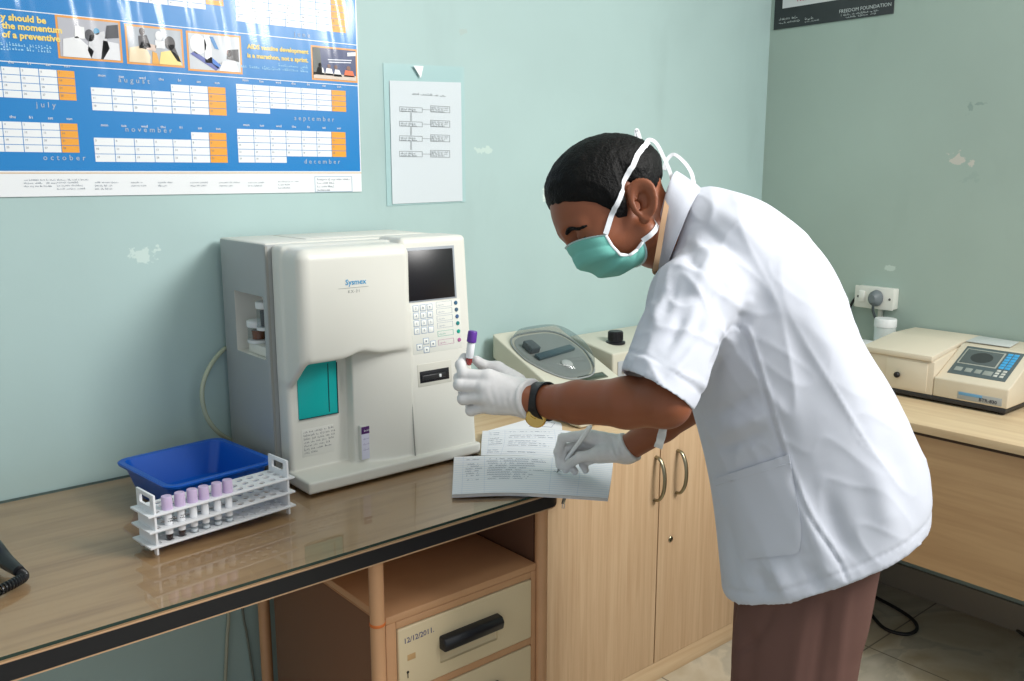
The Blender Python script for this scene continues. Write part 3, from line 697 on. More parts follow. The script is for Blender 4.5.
# screen, keypad and slot on the leaning panel
def FP(x, z, out=0.0):         # a point on the leaning face
    return (x, 1.588 + (z - .77) * .078 - out, z)
tilt = math.atan(.078)
def MF(x, z, out=.0008): return Matrix.Translation(FP(x, z, out)) @ Matrix.Rotation(PI / 2 - tilt, 4, 'X')
def fbox(bm, x0, z0, x1, z1, th, base=-.001, bev=.0006):
    M = MF((x0 + x1) / 2, (z0 + z1) / 2, 0); w = (x1 - x0) / 2; h = (z1 - z0) / 2
    box(bm, (-w, -h, base), (w, h, th), bev, 2, M)
def fpx(u, v):
    z = 1.1
    for _ in range(6): p = ony(u, v, 1.588 + (z - .77) * .078); z = p[2]
    return p[0], p[2]
sx0, sz1 = fpx(406, 252); sx1, _ = fpx(457, 249); _, sz0 = fpx(412, 301)
sx0 = 1.058; sx1 = 1.187; sz0 = 1.120; sz1 = 1.229
bm = new(); fbox(bm, sx0 - .003, sz0 - .003, sx1 + .005, sz1 + .006, .0012); scr = build('screen_bezel', bm, mat('bezel blue grey', (150, 156, 164), .4), an)
bm = new(); fbox(bm, sx0, sz0, sx1, sz1, .0018, base=.0); build('screen', bm, Mdkg, scr)
bm = new(); fbox(bm, 1.066, 1.003, 1.200, 1.114, .0006); kp = build('keypad', bm, mat('keypad membrane', (220, 221, 214), .4), an)
Mkeyo = mat('key outline blue grey', (150, 166, 186), .5); Mkeyf = mat('key face', (228, 230, 226), .4)
kx = [1.0795, 1.0985, 1.1165]; kz = [1.1035, 1.0870, 1.0705, 1.0540]
keys = [(x, z) for z in kz for x in kx] + [(1.1015, 1.0295), (1.0835, 1.0185), (1.1195, 1.0215), (1.1015, 1.0105)]
for i, (x, z) in enumerate(keys):
    bm = new(); w, h = (.0078, .0074) if i < 12 else (.0078, .0072); fbox(bm, x - w, z - h, x + w, z + h, .0010, base=0, bev=.0008)
    k = build('key', bm, Mkeyo, kp)
    bm = new(); fbox(bm, x - w + .0015, z - h + .0015, x + w - .0015, z + h - .0015, .0014, base=0); build('key_face', bm, Mkeyf, k)
    bm = new()
    if i < 12: text_bm(bm, '789456123C0.'[i], .0075, MF(x - .002, z - .0025, .0017)); build('key_print', bm, Mtxt, k, smooth=False)
    else: fbox(bm, x - .0018, z - .0018, x + .0018, z + .0018, .0017, base=0, bev=0); build('key_print', bm, Mtxt, k)
cols = [(52, 98, 130), (70, 98, 120), (70, 100, 140), (30, 130, 130), (20, 160, 140), (176, 100, 150)]
for i, z in enumerate((1.1065, 1.0910, 1.0755, 1.0600, 1.0415, 1.0220)):
    bm = new(); lathe(bm, [(.0046, -.001), (.0046, .0018), (.0038, .0026)], 16, MF(1.1880 + i * .0008, z, 0)); build('function_button', bm, mat('button', cols[i], .35), kp)
    bm = new(); xa, xb2 = 1.134, 1.177
    for (a, b_, c_, d_) in ((xa, z - .006, xb2, z - .0054), (xa, z + .0054, xb2, z + .006), (xa, z - .006, xa + .0008, z + .006), (xb2 - .0008, z - .006, xb2, z + .006)): fbox(bm, a, b_, c_, d_, .0009, base=0, bev=0)
    ptext(bm, 'select', .006, MF(xa + .004, z - .002, .0010)); build('button_legend', bm, mat('legend', (150, 160, 176) if i < 4 else cols[i], .5), kp, smooth=False)
bm = new(); fbox(bm, 1.074, .930, 1.166, .980, .0010); sl = build('printer_slot', bm, mat('slot frame', (206, 204, 194), .4), an)
bm = new(); fbox(bm, 1.079, .938, 1.158, .964, .0016, base=0); build('slot_mouth', bm, Mblackp, sl)
bm = new(); fbox(bm, 1.083, .944, 1.148, .955, .005, base=0, bev=.002); build('tear_bar', bm, mat('tear bar', (46, 46, 48), .3), sl)
bm = new(); fbox(bm, 1.128, .946, 1.134, .953, .0062, base=0, bev=.001); build('paper_roll_end', bm, Mcap, sl)
bm = new(); fbox(bm, 1.0545, ZD + .03, 1.0560, .995, .0006, base=-.002, bev=0); build('panel_seam', bm, Mgap, an)
# maker's mark on the cover
t = new(); text_bm(t, 'Sysmex', .0158, MBACK(.8945, 1.5876, 1.172), bold=.0002); build('maker_mark', t, mat('mark blue', (60, 150, 200), .4), an, smooth=False)
t = new(); box(t, (.878, 1.5873, 1.1655), (.948, 1.5878, 1.1662), 0); text_bm(t, 'KX-21', .0085, MBACK(.9, 1.5876, 1.1555), spacing=1.3); build('model_mark', t, mat('mark grey', (160, 162, 158), .5), an, smooth=False)
# teal window, hand-typed notice, label stuck in a small well
bm = new(); box(bm, (.8170, 1.6615, .889), (.9080, 1.6660, 1.012), .001); tw = build('teal_window', bm, Mteal, an)
bm = new(); box(bm, (.8865, 1.6605, .895), (.8880, 1.6617, 1.0), 0); box(bm, (.8170, 1.6600, .8885), (.9087, 1.6617, .8900), 0); box(bm, (.9072, 1.6600, .8885), (.9087, 1.6617, 1.0), 0); build('window_edge', bm, mat('window edge dark', (30, 62, 66), .5), tw)
bm = new(); box(bm, (.822, 1.6634, .806), (.896, 1.6642, .866), .0003); ns = build('typed_label', bm, mat('label film', (222, 221, 214), .4), an)
t = new()
for k, s in enumerate(('Mix the sample in tube', 'aspirate by opening cap', 'press the start key and', 'wait for the beep then', 'remove the tube and', 'wipe the probe clean', 'then close')): ptext(t, s, .0062, MBACK(.826, 1.6631, .858 - k * .0075))
build('typed_print', t, mat('typed grey', (120, 120, 124), .6), ns, smooth=False)
p = ony(368, 448, 1.620)
bm = new(); box(bm, (p[0] - .0170, 1.6205, .785), (p[0] + .0150, 1.650, .862), .002); wl = build('label_well', bm, mat('well shade', (196, 196, 190), .4), an)
bm = new(); box(bm, (p[0] - .015, 1.6198, .7875), (p[0] + .013, 1.6210, .8600), .0004); wk = build('strip_label', bm, mat('label lilac white', (206, 206, 224), .35), wl)
bm = new(); box(bm, (p[0] - .015, 1.6194, .8440), (p[0] + .013, 1.6202, .8600), .0003); build('purple_band', bm, mat('label purple', (74, 34, 96), .4), wk)
t = new(); ptext(t, 'purple', .0072, MBACK(p[0] - .009, 1.6192, .8495)); build('band_print', t, Mwhite, wk, smooth=False)
t = new()
for k in range(3): ptext(t, 'sample', .006, MBACK(p[0] - .012, 1.6196, .832 - k * .012))
build('label_print', t, mat('lilac print', (140, 130, 170), .5), wk, smooth=False)
place_parts(an)

# ---- plastic tube behind the analyser
bm = new(); tube(bm, smooth_path([ony(*q) for q in ((250, 343, 1.9515), (234, 346, 1.9515), (222, 351, 1.942), (208, 370, 1.92), (202, 392, 1.915), (206, 415, 1.915), (218, 432, 1.92), (236, 443, 1.946), (246, 448, 1.9515), (262, 450, 1.9515))], 8), .0052, 10)
o = build('drain_tube', bm, mat('milky tubing', (176, 184, 160), .25, spec=.6), None); tag(o, 'translucent plastic hose curving out behind the analyser beside the wall', 'hose')

# ================================================================ mixer with a clear lid on the cupboard
Mcr = mat('cream grey plastic', (204, 202, 186), .42); Mgr = mat('mixer grey underside', (120, 122, 116), .5)
mx = thing('sample_mixer', 'beige lab machine with sloped top and clear rounded lid on the cupboard', 'lab machine', (1.66, 1.76, .75))
SX0, SX1 = 1.548, 1.795
def stop(y): return .797 + (y - 1.585) * .435
def mixer(P):
    x, y, z = P.T
    top = (z - stop(y)) * .917
    d = np.maximum(top, np.maximum(np.maximum(SX0 - x, x - SX1), np.maximum(1.575 - y, y - 1.935)))
    low = np.maximum((.742 + (y - 1.585) * .40 - z) * .93, .7525 - z)
    return smax(smax(d, low, .006), d_box(P, (SX0, 1.575, .70), (SX1, 1.935, 1.0), .012), .004)
Vt, Q = iso_arrays(mixer, (1.54, 1.565, .73), (1.805, 1.945, .96), .0034, margin=2.6)
mesh_np('casing', Vt, Q, Mcr, mx)
bm = new(); prism(bm, [(1.60, .7505), (1.925, .7505), (1.925, .885), (1.60, .775)], 'x', SX0 + .012, SX1 - .012, .003); build('base', bm, Mgr, mx)
ta = math.atan(.435)
def MT(x, y, off=0.0): return Matrix.Translation((x, y, stop(y))) @ Matrix.Rotation(ta, 4, 'X') @ Matrix.Translation((0, 0, off))
# well with a rotor, seen through the lid
Mlid = film('smoky clear lid', (.74, .76, .77), 1.5, .06)
def lid_outline(t, k=1.0):
    """rounded D, wide at the rear, narrower at the front (local x, y on the sloped top)"""
    a = t * 2 * PI; c, s = math.cos(a), math.sin(a); e = .62
    x = .110 * math.copysign(abs(c) ** e, c); y = .118 * math.copysign(abs(s) ** (e if s > 0 else .85), s)
    return x * k * (1 if y > 0 else 1 + .28 * y / .118), y * k
lc = MT(1.672, 1.803)
bm = new(); n = 56; rings = []
for (k, h) in ((1.0, .001), (1.0, .010), (.985, .020), (.95, .030), (.86, .037), (.6, .042), (.25, .043)):
    rings.append([bm.verts.new(lc @ Vector((*lid_outline(i / n, k), h))) for i in range(n)])
for A, B in zip(rings, rings[1:]):
    for i in range(n): bm.faces.new((A[i], A[(i + 1) % n], B[(i + 1) % n], B[i]))
bm.faces.new(rings[-1]); build('lid', bm, Mlid, mx)
bm = new(); pts = [lc @ Vector((*lid_outline(i / n, 1.01), .003)) for i in range(n)]; pts.append(pts[0]); tube(bm, pts, .0026, 8, closed=False); build('lid_rim', bm, mat('lid rim grey', (150, 154, 154), .25), mx)
bm = new(); A = [bm.verts.new(lc @ Vector((*lid_outline(i / n, .93), .0015))) for i in range(n)]; bm.faces.new(A); build('well_floor', bm, mat('well grey', (150, 154, 150), .45), mx)
bm = new(); box(bm, (-.075, -.006, .002), (.075, .016, .012), .002, M=lc @ Matrix.Rotation(.12, 4, 'Z')); build('rotor_arm', bm, mat('dark teal rotor', (70, 92, 100), .35), mx)
bm = new(); box(bm, (-.078, .02, .002), (-.045, .062, .022), .003, M=lc); build('tube_clamp', bm, mat('clamp dark grey', (86, 92, 96), .4), mx)
bm = new(); lathe(bm, [(.017, .0), (.017, .006), (.012, .010)], 20, lc @ Matrix.Translation((.0, -.050, 0))); build('hub', bm, mat('hub white', (214, 216, 212), .35), mx)
q0, q1 = onz(579, 376.5, .851), onz(606, 372, .851)
bm = new(); M = MT((q0[0] + q1[0]) / 2 - .001, 1.692); box(bm, (-.049, -.013, -.001), (.049, .013, .0015), .001, M=M); dp = build('display', bm, mat('display frame', (92, 96, 84), .4), mx)
bm = new(); box(bm, (-.044, -.009, .001), (.044, .009, .0019), .0004, M=M); build('display_glass', bm, mat('display green', (64, 74, 62), .15), dp)
place_parts(mx)

# ================================================================ second bench machine with black knob
cn = thing('control_box', 'beige bench instrument with a black knob behind the beige lidded machine', 'lab instrument', (2.02, 1.86, .75))
bx0, bx1, by0, by1 = 1.866, 2.20, 1.765, 1.950
bm = new(); prism(bm, [(by0, .7505), (by1, .7505), (by1, .905), (by0 + .002, .876)], 'x', bx0, bx1, .006, 3); build('casing', bm, Mcr, cn)
bm = new(); box(bm, (bx0 + .02, by0 - .0015, .79), (bx1 - .02, by0 + .001, .850), .001); fp = build('front_panel', bm, mat('panel silver', (176, 182, 188), .35), cn)
for k, c in enumerate(((200, 204, 204), (40, 44, 60), (200, 204, 204), (40, 44, 60))):
    bm = new(); lathe(bm, [(.0085, 0), (.0085, .006), (.006, .010)], 16, Matrix.Translation((1.910 + k * .034, by0 - .0012, .822)) @ Matrix.Rotation(PI / 2, 4, 'X')); build('switch', bm, mat('switch', c, .35), fp)
kc = ony(614.5, 343, 1.842); zt = .8755 + (1.842 - by0) * .157
bm = new(); M = Matrix.Translation((kc[0] + .004, 1.842, zt)); lathe(bm, [(.030, -.002), (.030, .004), (.024, .006), (.0225, .007), (.0220, .034), (.0195, .0365)], 28, M); kn = build('knob', bm, Mblackp, cn)
bm = new()
for k in range(24):
    a = k / 24 * 2 * PI; box(bm, (.0218, -.0010, .010), (.0232, .0010, .033), .0003, 1, M=M @ Matrix.Rotation(a, 4, 'Z'))
build('knob_grip', bm, Mblackp, kn)
bm = new(); tube(bm, [(2.02, 1.80, .8815 + .0), (2.19, 1.80, .8815)], .0012, 6); build('lid_seam', bm, Mgap, cn)
pk = ony(649, 336, 1.90); bm = new(); lathe(bm, [(.018, -.004), (.018, .012), (.014, .022), (.008, .03), (.0, .031)][:4], 18, Matrix.Translation((pk[0] + .010, 1.90, .897))); build('rear_knob', bm, Mblackp, cn)
place_parts(cn)

# ================================================================ spectrophotometer on the side table
Msp = mat('warm beige casing', (218, 206, 184), .42); Msp2 = mat('beige lid', (222, 211, 190), .45); Mbase = mat('charcoal base', (48, 48, 50), .4)
sp = thing('colorimeter', 'beige table top analyser with blue keypad on the side table', 'lab instrument', (2.67, 1.14, .75))
Y0, Y1, YS = .928, 1.345, 1.130
bm = new(); box(bm, (2.512, Y0 + .004, .7575), (2.832, Y1, .7710), .002); bs = build('base', bm, Mbase, sp)
for (x, y) in ((2.53, Y0 + .02), (2.53, Y1 - .03), (2.81, Y0 + .02), (2.81, Y1 - .03)):
    bm = new(); lathe(bm, [(.009, .7502), (.010, .758)], 12, Matrix.Translation((x, y, 0))); build('foot', bm, Mblackp, bs)
# left block
bm = new(); prism(bm, [(2.512, .770), (2.834, .770), (2.834, .893), (2.70, .893), (2.512, .866)], 'y', YS, Y1, .003); build('left_casing', bm, Msp, sp)
bm = new(); prism(bm, [(2.506, .8662), (2.70, .8935), (2.834, .8935), (2.834, .9040), (2.69, .9040), (2.506, .8830)], 'y', YS + .006, Y1 + .003, .003); build('sample_lid', bm, Msp2, sp)
bm = new(); box(bm, (2.5095, YS + .018, .776), (2.5125, Y1 - .075, .860), .0008); dr = build('chamber_door', bm, Msp2, sp)
pk = onx(897.5, 374.5, 2.508); bm = new(); lathe(bm, [(.007, 0), (.0085, .003), (.0085, .009), (.006, .012)], 18, Matrix.Translation((2.5095, pk[1], pk[2])) @ Matrix.Rotation(-PI / 2, 4, 'Y')); build('door_knob', bm, Mblackp, dr)
# right console
bm = new(); prism(bm, [(2.512, .770), (2.834, .770), (2.834, .902), (2.672, .902), (2.535, .832), (2.512, .824)], 'y', Y0, YS - .001, .004, 3); build('console', bm, Msp, sp)
sl_ = math.atan2(.902 - .832, 2.672 - 2.535)
def MC(t, y, off=0.0):      # local x runs to the right (towards -y), local y runs up the slope
    x = 2.535 + (2.672 - 2.535) * t; z = .832 + .070 * t
    M = Matrix(((0, math.cos(sl_), -math.sin(sl_), x), (-1, 0, 0, y), (0, math.sin(sl_), math.cos(sl_), z), (0, 0, 0, 1)))
    return M @ Matrix.Translation((0, 0, off))
ym = (1.108 + .952) / 2; hw = .078; Lh = .0675
bm = new(); box(bm, (-hw, -Lh, -.001), (hw, Lh, .0012), .0006, M=MC(.5, ym)); kpd = build('control_panel', bm, mat('panel slate', (88, 100, 102), .4), sp)
bm = new(); box(bm, (-.072, -.018, .001), (.034, .056, .0020), .0005, M=MC(.5, ym)); dsp = build('display', bm, mat('display border', (170, 172, 162), .4), kpd)
bm = new(); box(bm, (-.068, -.014, .0015), (.030, .052, .0026), .0005, M=MC(.5, ym)); build('display_glass', bm, mat('display grey', (92, 100, 100), .18), dsp)
bm = new(); lathe(bm, [(.030, 0), (.022, .0003)], 24, MC(.5, ym, .0026) @ Matrix.Translation((-.018, .019, 0)) @ Matrix.Diagonal((1, .8, 1, 1))); build('display_patch', bm, mat('display dark patch', (62, 66, 66), .2), dsp)  # darker oval on the display glass
Mb = mat('blue key', (74, 168, 222), .4); Mgk = mat('grey key', (150, 156, 150), .4); Mwk = mat('white key', (206, 206, 198), .4)
for cx_ in (.046, .062):
    for r in range(6):
        bm = new(); y_ = .052 - r * .0125; box(bm, (cx_ - .0068, y_ - .0052, .0008), (cx_ + .0068, y_ + .0052, .0024), .0008, M=MC(.5, ym)); build('key', bm, Mb, kpd)
    for r in range(3):
        bm = new(); y_ = -.026 - r * .012; box(bm, (cx_ - .0052, y_ - .0042, .0008), (cx_ + .0052, y_ + .0042, .0024), .0008, M=MC(.5, ym)); build('key', bm, Mwk, kpd)
for (a, b_) in ((-.066, -.046), (-.038, -.019), (-.011, .006)):
    bm = new(); box(bm, (a, -.052, .0008), (b_, -.034, .0022), .0008, M=MC(.5, ym)); build('key', bm, Mgk, kpd)
bm = new(); box(bm, (.012, -.054, .0008), (.036, -.034, .0022), .0008, M=MC(.5, ym)); build('key', bm, Mgk, kpd)
bm = new(); pa_, pb_ = onx(957.5, 393, 2.511), onx(1001.5, 405, 2.511)
box(bm, (2.5108, pb_[1], .7755), (2.5122, pa_[1], .7965), .0003); np_ = build('name_plate', bm, mat('plate grey', (168, 172, 172), .4), sp)
bm = new(); box(bm, (2.5103, pa_[1] - .066, .7875), (2.5110, pa_[1] - .003, .7955), .0002); build('blue_band', bm, mat('plate blue', (110, 165, 205), .4), np_)
t = new(); text_bm(t, 'BTR-830', .0132, MRIGHT(2.5104, pa_[1] - .058, .7790), bold=.0003); build('plate_lettering', t, mat('plate lettering', (70, 74, 84), .5), np_, smooth=False)
place_parts(sp)
# loose card on top of it
cd = [onz(u, v, .9065) for u, v in ((966, 341), (979, 336), (1019, 342), (1010, 347))]
bm = new(); prism(bm, [(p[0], p[1]) for p in cd], 'z', .9048, .9075, .0008); o = build('instrument_card', bm, mat('pale card', (204, 208, 206), .4), None); tag(o, 'pale grey plastic card lying on top of the beige table top analyser', 'card')
# ================================================================ small things on the desk
def rr_ring(w, d, r, z, n=6):
    pts = []
    for (sx, sy, a0) in ((1, 1, 0), (-1, 1, 90), (-1, -1, 180), (1, -1, 270)):
        for k in range(n + 1):
            a = math.radians(a0 + 90 * k / n); pts.append((sx * (w / 2 - r) + r * math.cos(a), sy * (d / 2 - r) + r * math.sin(a), z))
    return pts
def loft(bm, rings, close_first=True, close_last=True, M=None):
    t = new(); R = [[t.verts.new(p) for p in r] for r in rings]; n = len(R[0])
    for A, B in zip(R, R[1:]):
        for k in range(n): t.faces.new((A[k], A[(k + 1) % n], B[(k + 1) % n], B[k]))
    if close_first: t.faces.new(list(reversed(R[0])))
    if close_last: t.faces.new(R[-1])
    xf(t, M); bmesh.ops.recalc_face_normals(t, faces=t.faces); merge(bm, t)
# blue tray
ty = thing('plastic_tray', 'deep blue rectangular plastic tray standing behind the white rack', 'tray', (.626, 1.742, ZD), math.radians(6.5))
w, d = .222, .226
bm = new(); loft(bm, [rr_ring(w - .05, d - .05, .018, .0), rr_ring(w - .044, d - .044, .022, .003), rr_ring(w - .008, d - .008, .022, .068), rr_ring(w + .008, d + .008, .026, .0685), rr_ring(w + .010, d + .010, .026, .066), rr_ring(w + .012, d + .012, .026, .0705), rr_ring(w + .008, d + .008, .026, .0725), rr_ring(w - .012, d - .012, .020, .0715), rr_ring(w - .050, d - .050, .020, .007), rr_ring(w - .058, d - .058, .016, .005)])
Mtray = mat('blue tray plastic', (8, 84, 180), .3, spec=.5); Mtray.node_tree.nodes['Principled BSDF'].inputs['Subsurface Weight'].default_value = .0
build('basin', bm, Mtray, ty)
bm = new()
for k in range(5): box(bm, (-.06 + k * .03 - .0008, -.07, .005), (-.06 + k * .03 + .0008, .07, .0062), .0002, 1)
build('floor_rib', bm, Mtray, ty)

# white tube rack and its tubes
Mrk = mat('white rack plastic', (226, 227, 230), .35, spec=.5)
RK = (.449, 1.487, ZD); RA = math.radians(6.4)
rack = thing('test_tube_rack', 'white three tier plastic test tube rack in front of the blue tray', 'rack', RK, RA)
LN, WD = .284, .072
for x in (.010, LN - .014):
    c1 = new(); box(c1, (x - .01, .016, .0845), (x + .02, WD - .016, .1000), .002)
    c2 = new(); box(c2, (x - .01, .012, -.01), (x + .02, WD - .012, .008), .003)
    bm = new(); box(bm, (x, .003, 0), (x + .0045, WD - .003, .1075), .0012); o = build('end_plate', bm, Mrk, rack); cut(o, [c1, c2])
NX, NY = 12, 3; HX = lambda i: .0175 + i * .0227; HY = lambda j: .015 + j * .021
for z in (.014, .0415, .0700):
    bm = new(); box(bm, (-.001, 0, z), (LN + .001, WD, z + .0038), .0008); o = build('shelf', bm, Mrk, rack)
    c = new()
    for i in range(NX):
        for j in range(NY):
            lathe(c, [(.0072, z + (.0015 if z < .02 else -.01)), (.0072, z + .02)], 18, Matrix.Translation((HX(i), HY(j), 0)))
    cut(o, [c])
Mlav = mat('lavender cap', (196, 176, 208), .3, spec=.5); Mlav2 = mat('lavender cap top', (206, 190, 216), .35); Mgls = film('tube plastic', (.88, .91, .92), 1.45, .05); Mlbl = mat('tube label', (232, 233, 236), .5); Mbld = mat('dark blood', (40, 14, 16), .2); Mlin = mat('label ink', (40, 40, 44), .5)
def sample_tube(label, grp, blood, ink, x, y, zc):
    t = thing('sample_tube', label, 'tube', (0, 0, 0), 0, grp)
    b = new(); lathe(b, [(.002, .0003), (.0050, .0012), (.0064, .0055), (.0064, .060), (.0064, .0605)], 20); build('tube_body', b, Mgls, t)
    b = new(); lathe(b, [(.0072, .0560), (.0094, .0572), (.0090, .0790), (.0084, .0805)], 24); lathe(b, [(.0084, .0805), (.0070, .0806), (.0068, .0770), (.003, .0766)], 24, cap=False); build('cap', b, Mlav, t)
    b = new(); lathe(b, [(.00655, .0125), (.00665, .0127), (.00665, .052), (.00655, .0522)], 20, cap=False); lb = build('label', b, Mlbl, t)
    b = new(); lathe(b, [(.0018, .0008), (.0048, .0018), (.0058, .0058), (.0058, .0118 if blood else .0075)], 16); build('residue' if not blood else 'blood', b, Mbld if blood else Mlbl, t)
    if ink:
        b = new()
        for k in range(ink):
            M = Matrix.Rotation(-.7 + .24 * k, 4, 'Z') @ Matrix.Translation((0, -.0067, .036 + .004 * (k % 2))) @ Matrix.Rotation(PI / 2, 4, 'X'); ptext(b, 'mmn', .006, M)
        build('pen_marks', b, Mlin, lb, smooth=False)
    t.rotation_euler = (random.uniform(-.02, .02), random.uniform(-.02, .02), RA + random.uniform(-.3, .3))
    ca, sa = math.cos(RA), math.sin(RA); t.location = (RK[0] + x * ca - y * sa, RK[1] + x * sa + y * ca, RK[2] + zc)
    return t
txt = ['leftmost lavender capped tube in the rack, with dark blood at its bottom', 'second lavender capped tube from the left in the rack, with dark residue', 'third lavender capped empty tube from the left in the white rack', 'fourth lavender capped empty tube from the left in the white rack', 'fifth lavender capped empty tube from the left in the white rack', 'rightmost lavender capped empty tube in the white rack']
for i in range(6):
    sample_tube(txt[i], 'lavender capped tubes in the rack', i < 2, 4 if i == 0 else (2 if i == 1 else 0), HX(i + 1), HY(0), .0165)

# telephone handset and coiled cord at the left edge
ph = thing('telephone_handset', 'black telephone handset with coiled cord at the left edge of the desk', 'telephone', onz(-20, 560, ZD))
Mph = mat('black telephone plastic', (26, 27, 30), .3)
a, b_, c_ = onz(-60, 500, ZD + .036), onz(-10, 545, ZD + .035), onz(19, 571, ZD + .018)
pts = smooth_path([a, (a + b_) / 2 + V(0, 0, .008), b_, (b_ + c_) / 2 + V(0, 0, -.004), c_], 6); n_ = len(pts)
bm = new(); tube(bm, pts, [.020 - .011 * (i / (n_ - 1)) ** 1.5 for i in range(n_)], 16); build('handset', bm, Mph, ph)
path = smooth_path([onz(20, 572, ZD + .014), onz(23, 577, ZD + .011), onz(12, 584, ZD + .011), onz(-10, 595, ZD + .011), onz(-45, 612, ZD + .011)], 60)
fr_ = frames(path); hp = []
for i, (p, x, y) in enumerate(fr_):
    an_ = i * .62; hp.append(p + (x * math.cos(an_) + y * math.sin(an_)) * .0068)
bm = new(); tube(bm, hp, .0022, 6); build('coiled_cord', bm, mat('cord black', (20, 21, 24), .35), ph)
place_parts(ph)

# ================================================================ notebook
def bez(ctrl):
    """control rows of (u, v, z) on the desk -> smooth surface f(s, t)"""
    G = np.array([[onz(*c) for c in row] for row in ctrl])
    def cr(P, t):
        n = len(P) - 1; k = min(int(t * n), n - 1); f = t * n - k
        g = lambda i: P[i] if 0 <= i <= n else (2 * P[0] - P[1] if i < 0 else 2 * P[n] - P[n - 1])
        a, b, c, d = g(k - 1), g(k), g(k + 1), g(k + 2)
        return .5 * (2 * b + (c - a) * f + (2 * a - 5 * b + 4 * c - d) * f * f + (3 * b - a - 3 * c + d) * f ** 3)
    return lambda s, t: cr(np.array([cr(G[i], s) for i in range(len(G))]), t)
fold = [(454, 457, .7600), (505, 455.5, .7605), (560, 458, .7590), (613, 463, .7530)]
front = bez([fold, [(453, 477, .7625), (505, 474.5, .7630), (558, 476, .7605), (611, 479, .7490)], [(452, 494.5, .7590), (505, 492.5, .7590), (556, 494.5, .7530), (608, 498, .7390)]])
rear = bez([[(481, 455.3, .7605), (515, 455.3, .7610), (560, 458, .7595), (613, 463, .7535)], [(481.5, 443, .7640), (520, 441, .7645), (562, 443, .7620), (612, 450, .7560)], [(482.5, 431, .7600), (520, 429, .7605), (560, 430, .7600), (609, 438, .7540)]])
Mpg = mat('ruled paper', (230, 231, 236), .65); Mrule = mat('pale blue rule', (188, 200, 222), .6); Mhand = mat('blue grey handwriting', (128, 134, 156), .6); Medge = mat('page edges', (206, 204, 202), .7, bump=.4, bscale=1500)
nb = thing('ruled_notebook', 'open ruled notebook with handwriting lying over the front edge of the desk', 'notebook', onz(530, 465, .7505))
def page(name, f, m, drop=0.0, th=.0006, parent=nb, n=26):
    G = np.array([[f(j / (n - 1), i / (n - 1)) - V(0, 0, drop) for j in range(n)] for i in range(n)]); return sheet(name, G, m, parent, th)
p1 = page('page', front, Mpg); p2_ = page('page', rear, Mpg)
page('under_pages', front, Medge, .0036, .0052); page('under_pages', rear, Medge, .0030, .0045)
page('cover', front, mat('notebook cover', (206, 208, 216), .5), .0068, .0010)
def lines_on(f, parent, nrow, s0=.0, s1=1.0, t0=.05, t1=.97):
    bm = new()
    for r in range(nrow):
        t = t0 + (t1 - t0) * r / (nrow - 1); prev = None
        for k in range(25):
            s = s0 + (s1 - s0) * k / 24; a = f(s, t) + V(0, 0, .0006); b = f(s, min(1, t + .006)) + V(0, 0, .0006)
            cur = (bm.verts.new(a), bm.verts.new(b))
            if prev: bm.faces.new((prev[0], cur[0], cur[1], prev[1]))
            prev = cur
    for s in (.06, .2, .62, .8):
        prev = None
        for k in range(20):
            t = k / 19; a = f(s, t) + V(0, 0, .0006); b = f(s + .0018, t) + V(0, 0, .0006); cur = (bm.verts.new(a), bm.verts.new(b))
            if prev: bm.faces.new((prev[0], cur[0], cur[1], prev[1]))
            prev = cur
    build('ruled_lines', bm, Mrule, parent)
def writing_on(f, parent, rows, spans, seed):
    r = random.Random(seed); bm = new()
    for t in rows:
        for (a, b) in spans:
            if r.random() < .12: continue
            e = b - r.random() * (b - a) * .35; s = a + r.random() * .02; ph_ = r.random() * 6; prev = None; gap = 0
            while s < e:
                s += .0028; ph_ += 1.35 + r.random() * .9
                if r.random() < .05: prev = None; s += .012; continue
                y = t + .010 * math.sin(ph_) - .006; q = f(min(s, 1), min(max(y, 0), 1)) + V(0, 0, .0008); q2 = f(min(s + .0012, 1), min(max(y + .010, 0), 1)) + V(0, 0, .0008)
                cur = (bm.verts.new(q), bm.verts.new(q2))
                if prev: bm.faces.new((prev[0], cur[0], cur[1], prev[1]))
                prev = cur
    build('handwriting', bm, Mhand, parent, smooth=False)
lines_on(front, p1, 17); lines_on(rear, p2_, 13)
writing_on(front, p1, [.05 + .0575 * k - .012 for k in range(1, 11)], [(.07, .19), (.21, .60)], 3)
writing_on(front, p1, [.05 + .0575 * k - .012 for k in range(1, 7)], [(.63, .70)], 5)
writing_on(rear, p2_, [.05 + .077 * k - .02 for k in range(1, 12)], [(.05, .19), (.22, .60), (.63, .78)], 9)
place_parts(nb)
ls = thing('loose_sheet', 'loose printed sheet lying behind the open notebook', 'paper', onz(530, 424, .7502))
lf = bez([[(483, 432, .7515), (522, 431, .7515), (562, 431, .7515)], [(508, 425, .7515), (534, 423, .7515), (562, 427, .7515)], [(534, 417.5, .7515), (548, 419.5, .7515), (561, 423, .7515)]])
s_ = page('paper', lf, Mpg, 0, .0005, ls, 12)
bm = new()
for (a, b, c, d) in ((.52, .25, .66, .7), (.7, .3, .84, .75)):
    for (s0, t0, s1, t1) in ((a, b, c, b), (a, d, c, d), (a, b, a, d), (c, b, c, d)):
        tube(bm, [lf(s0, t0) + V(0, 0, .0006), lf((s0 + s1) / 2, (t0 + t1) / 2) + V(0, 0, .0006), lf(s1, t1) + V(0, 0, .0006)], .0005, 4)
build('box_print', bm, Mhand, s_); place_parts(ls)

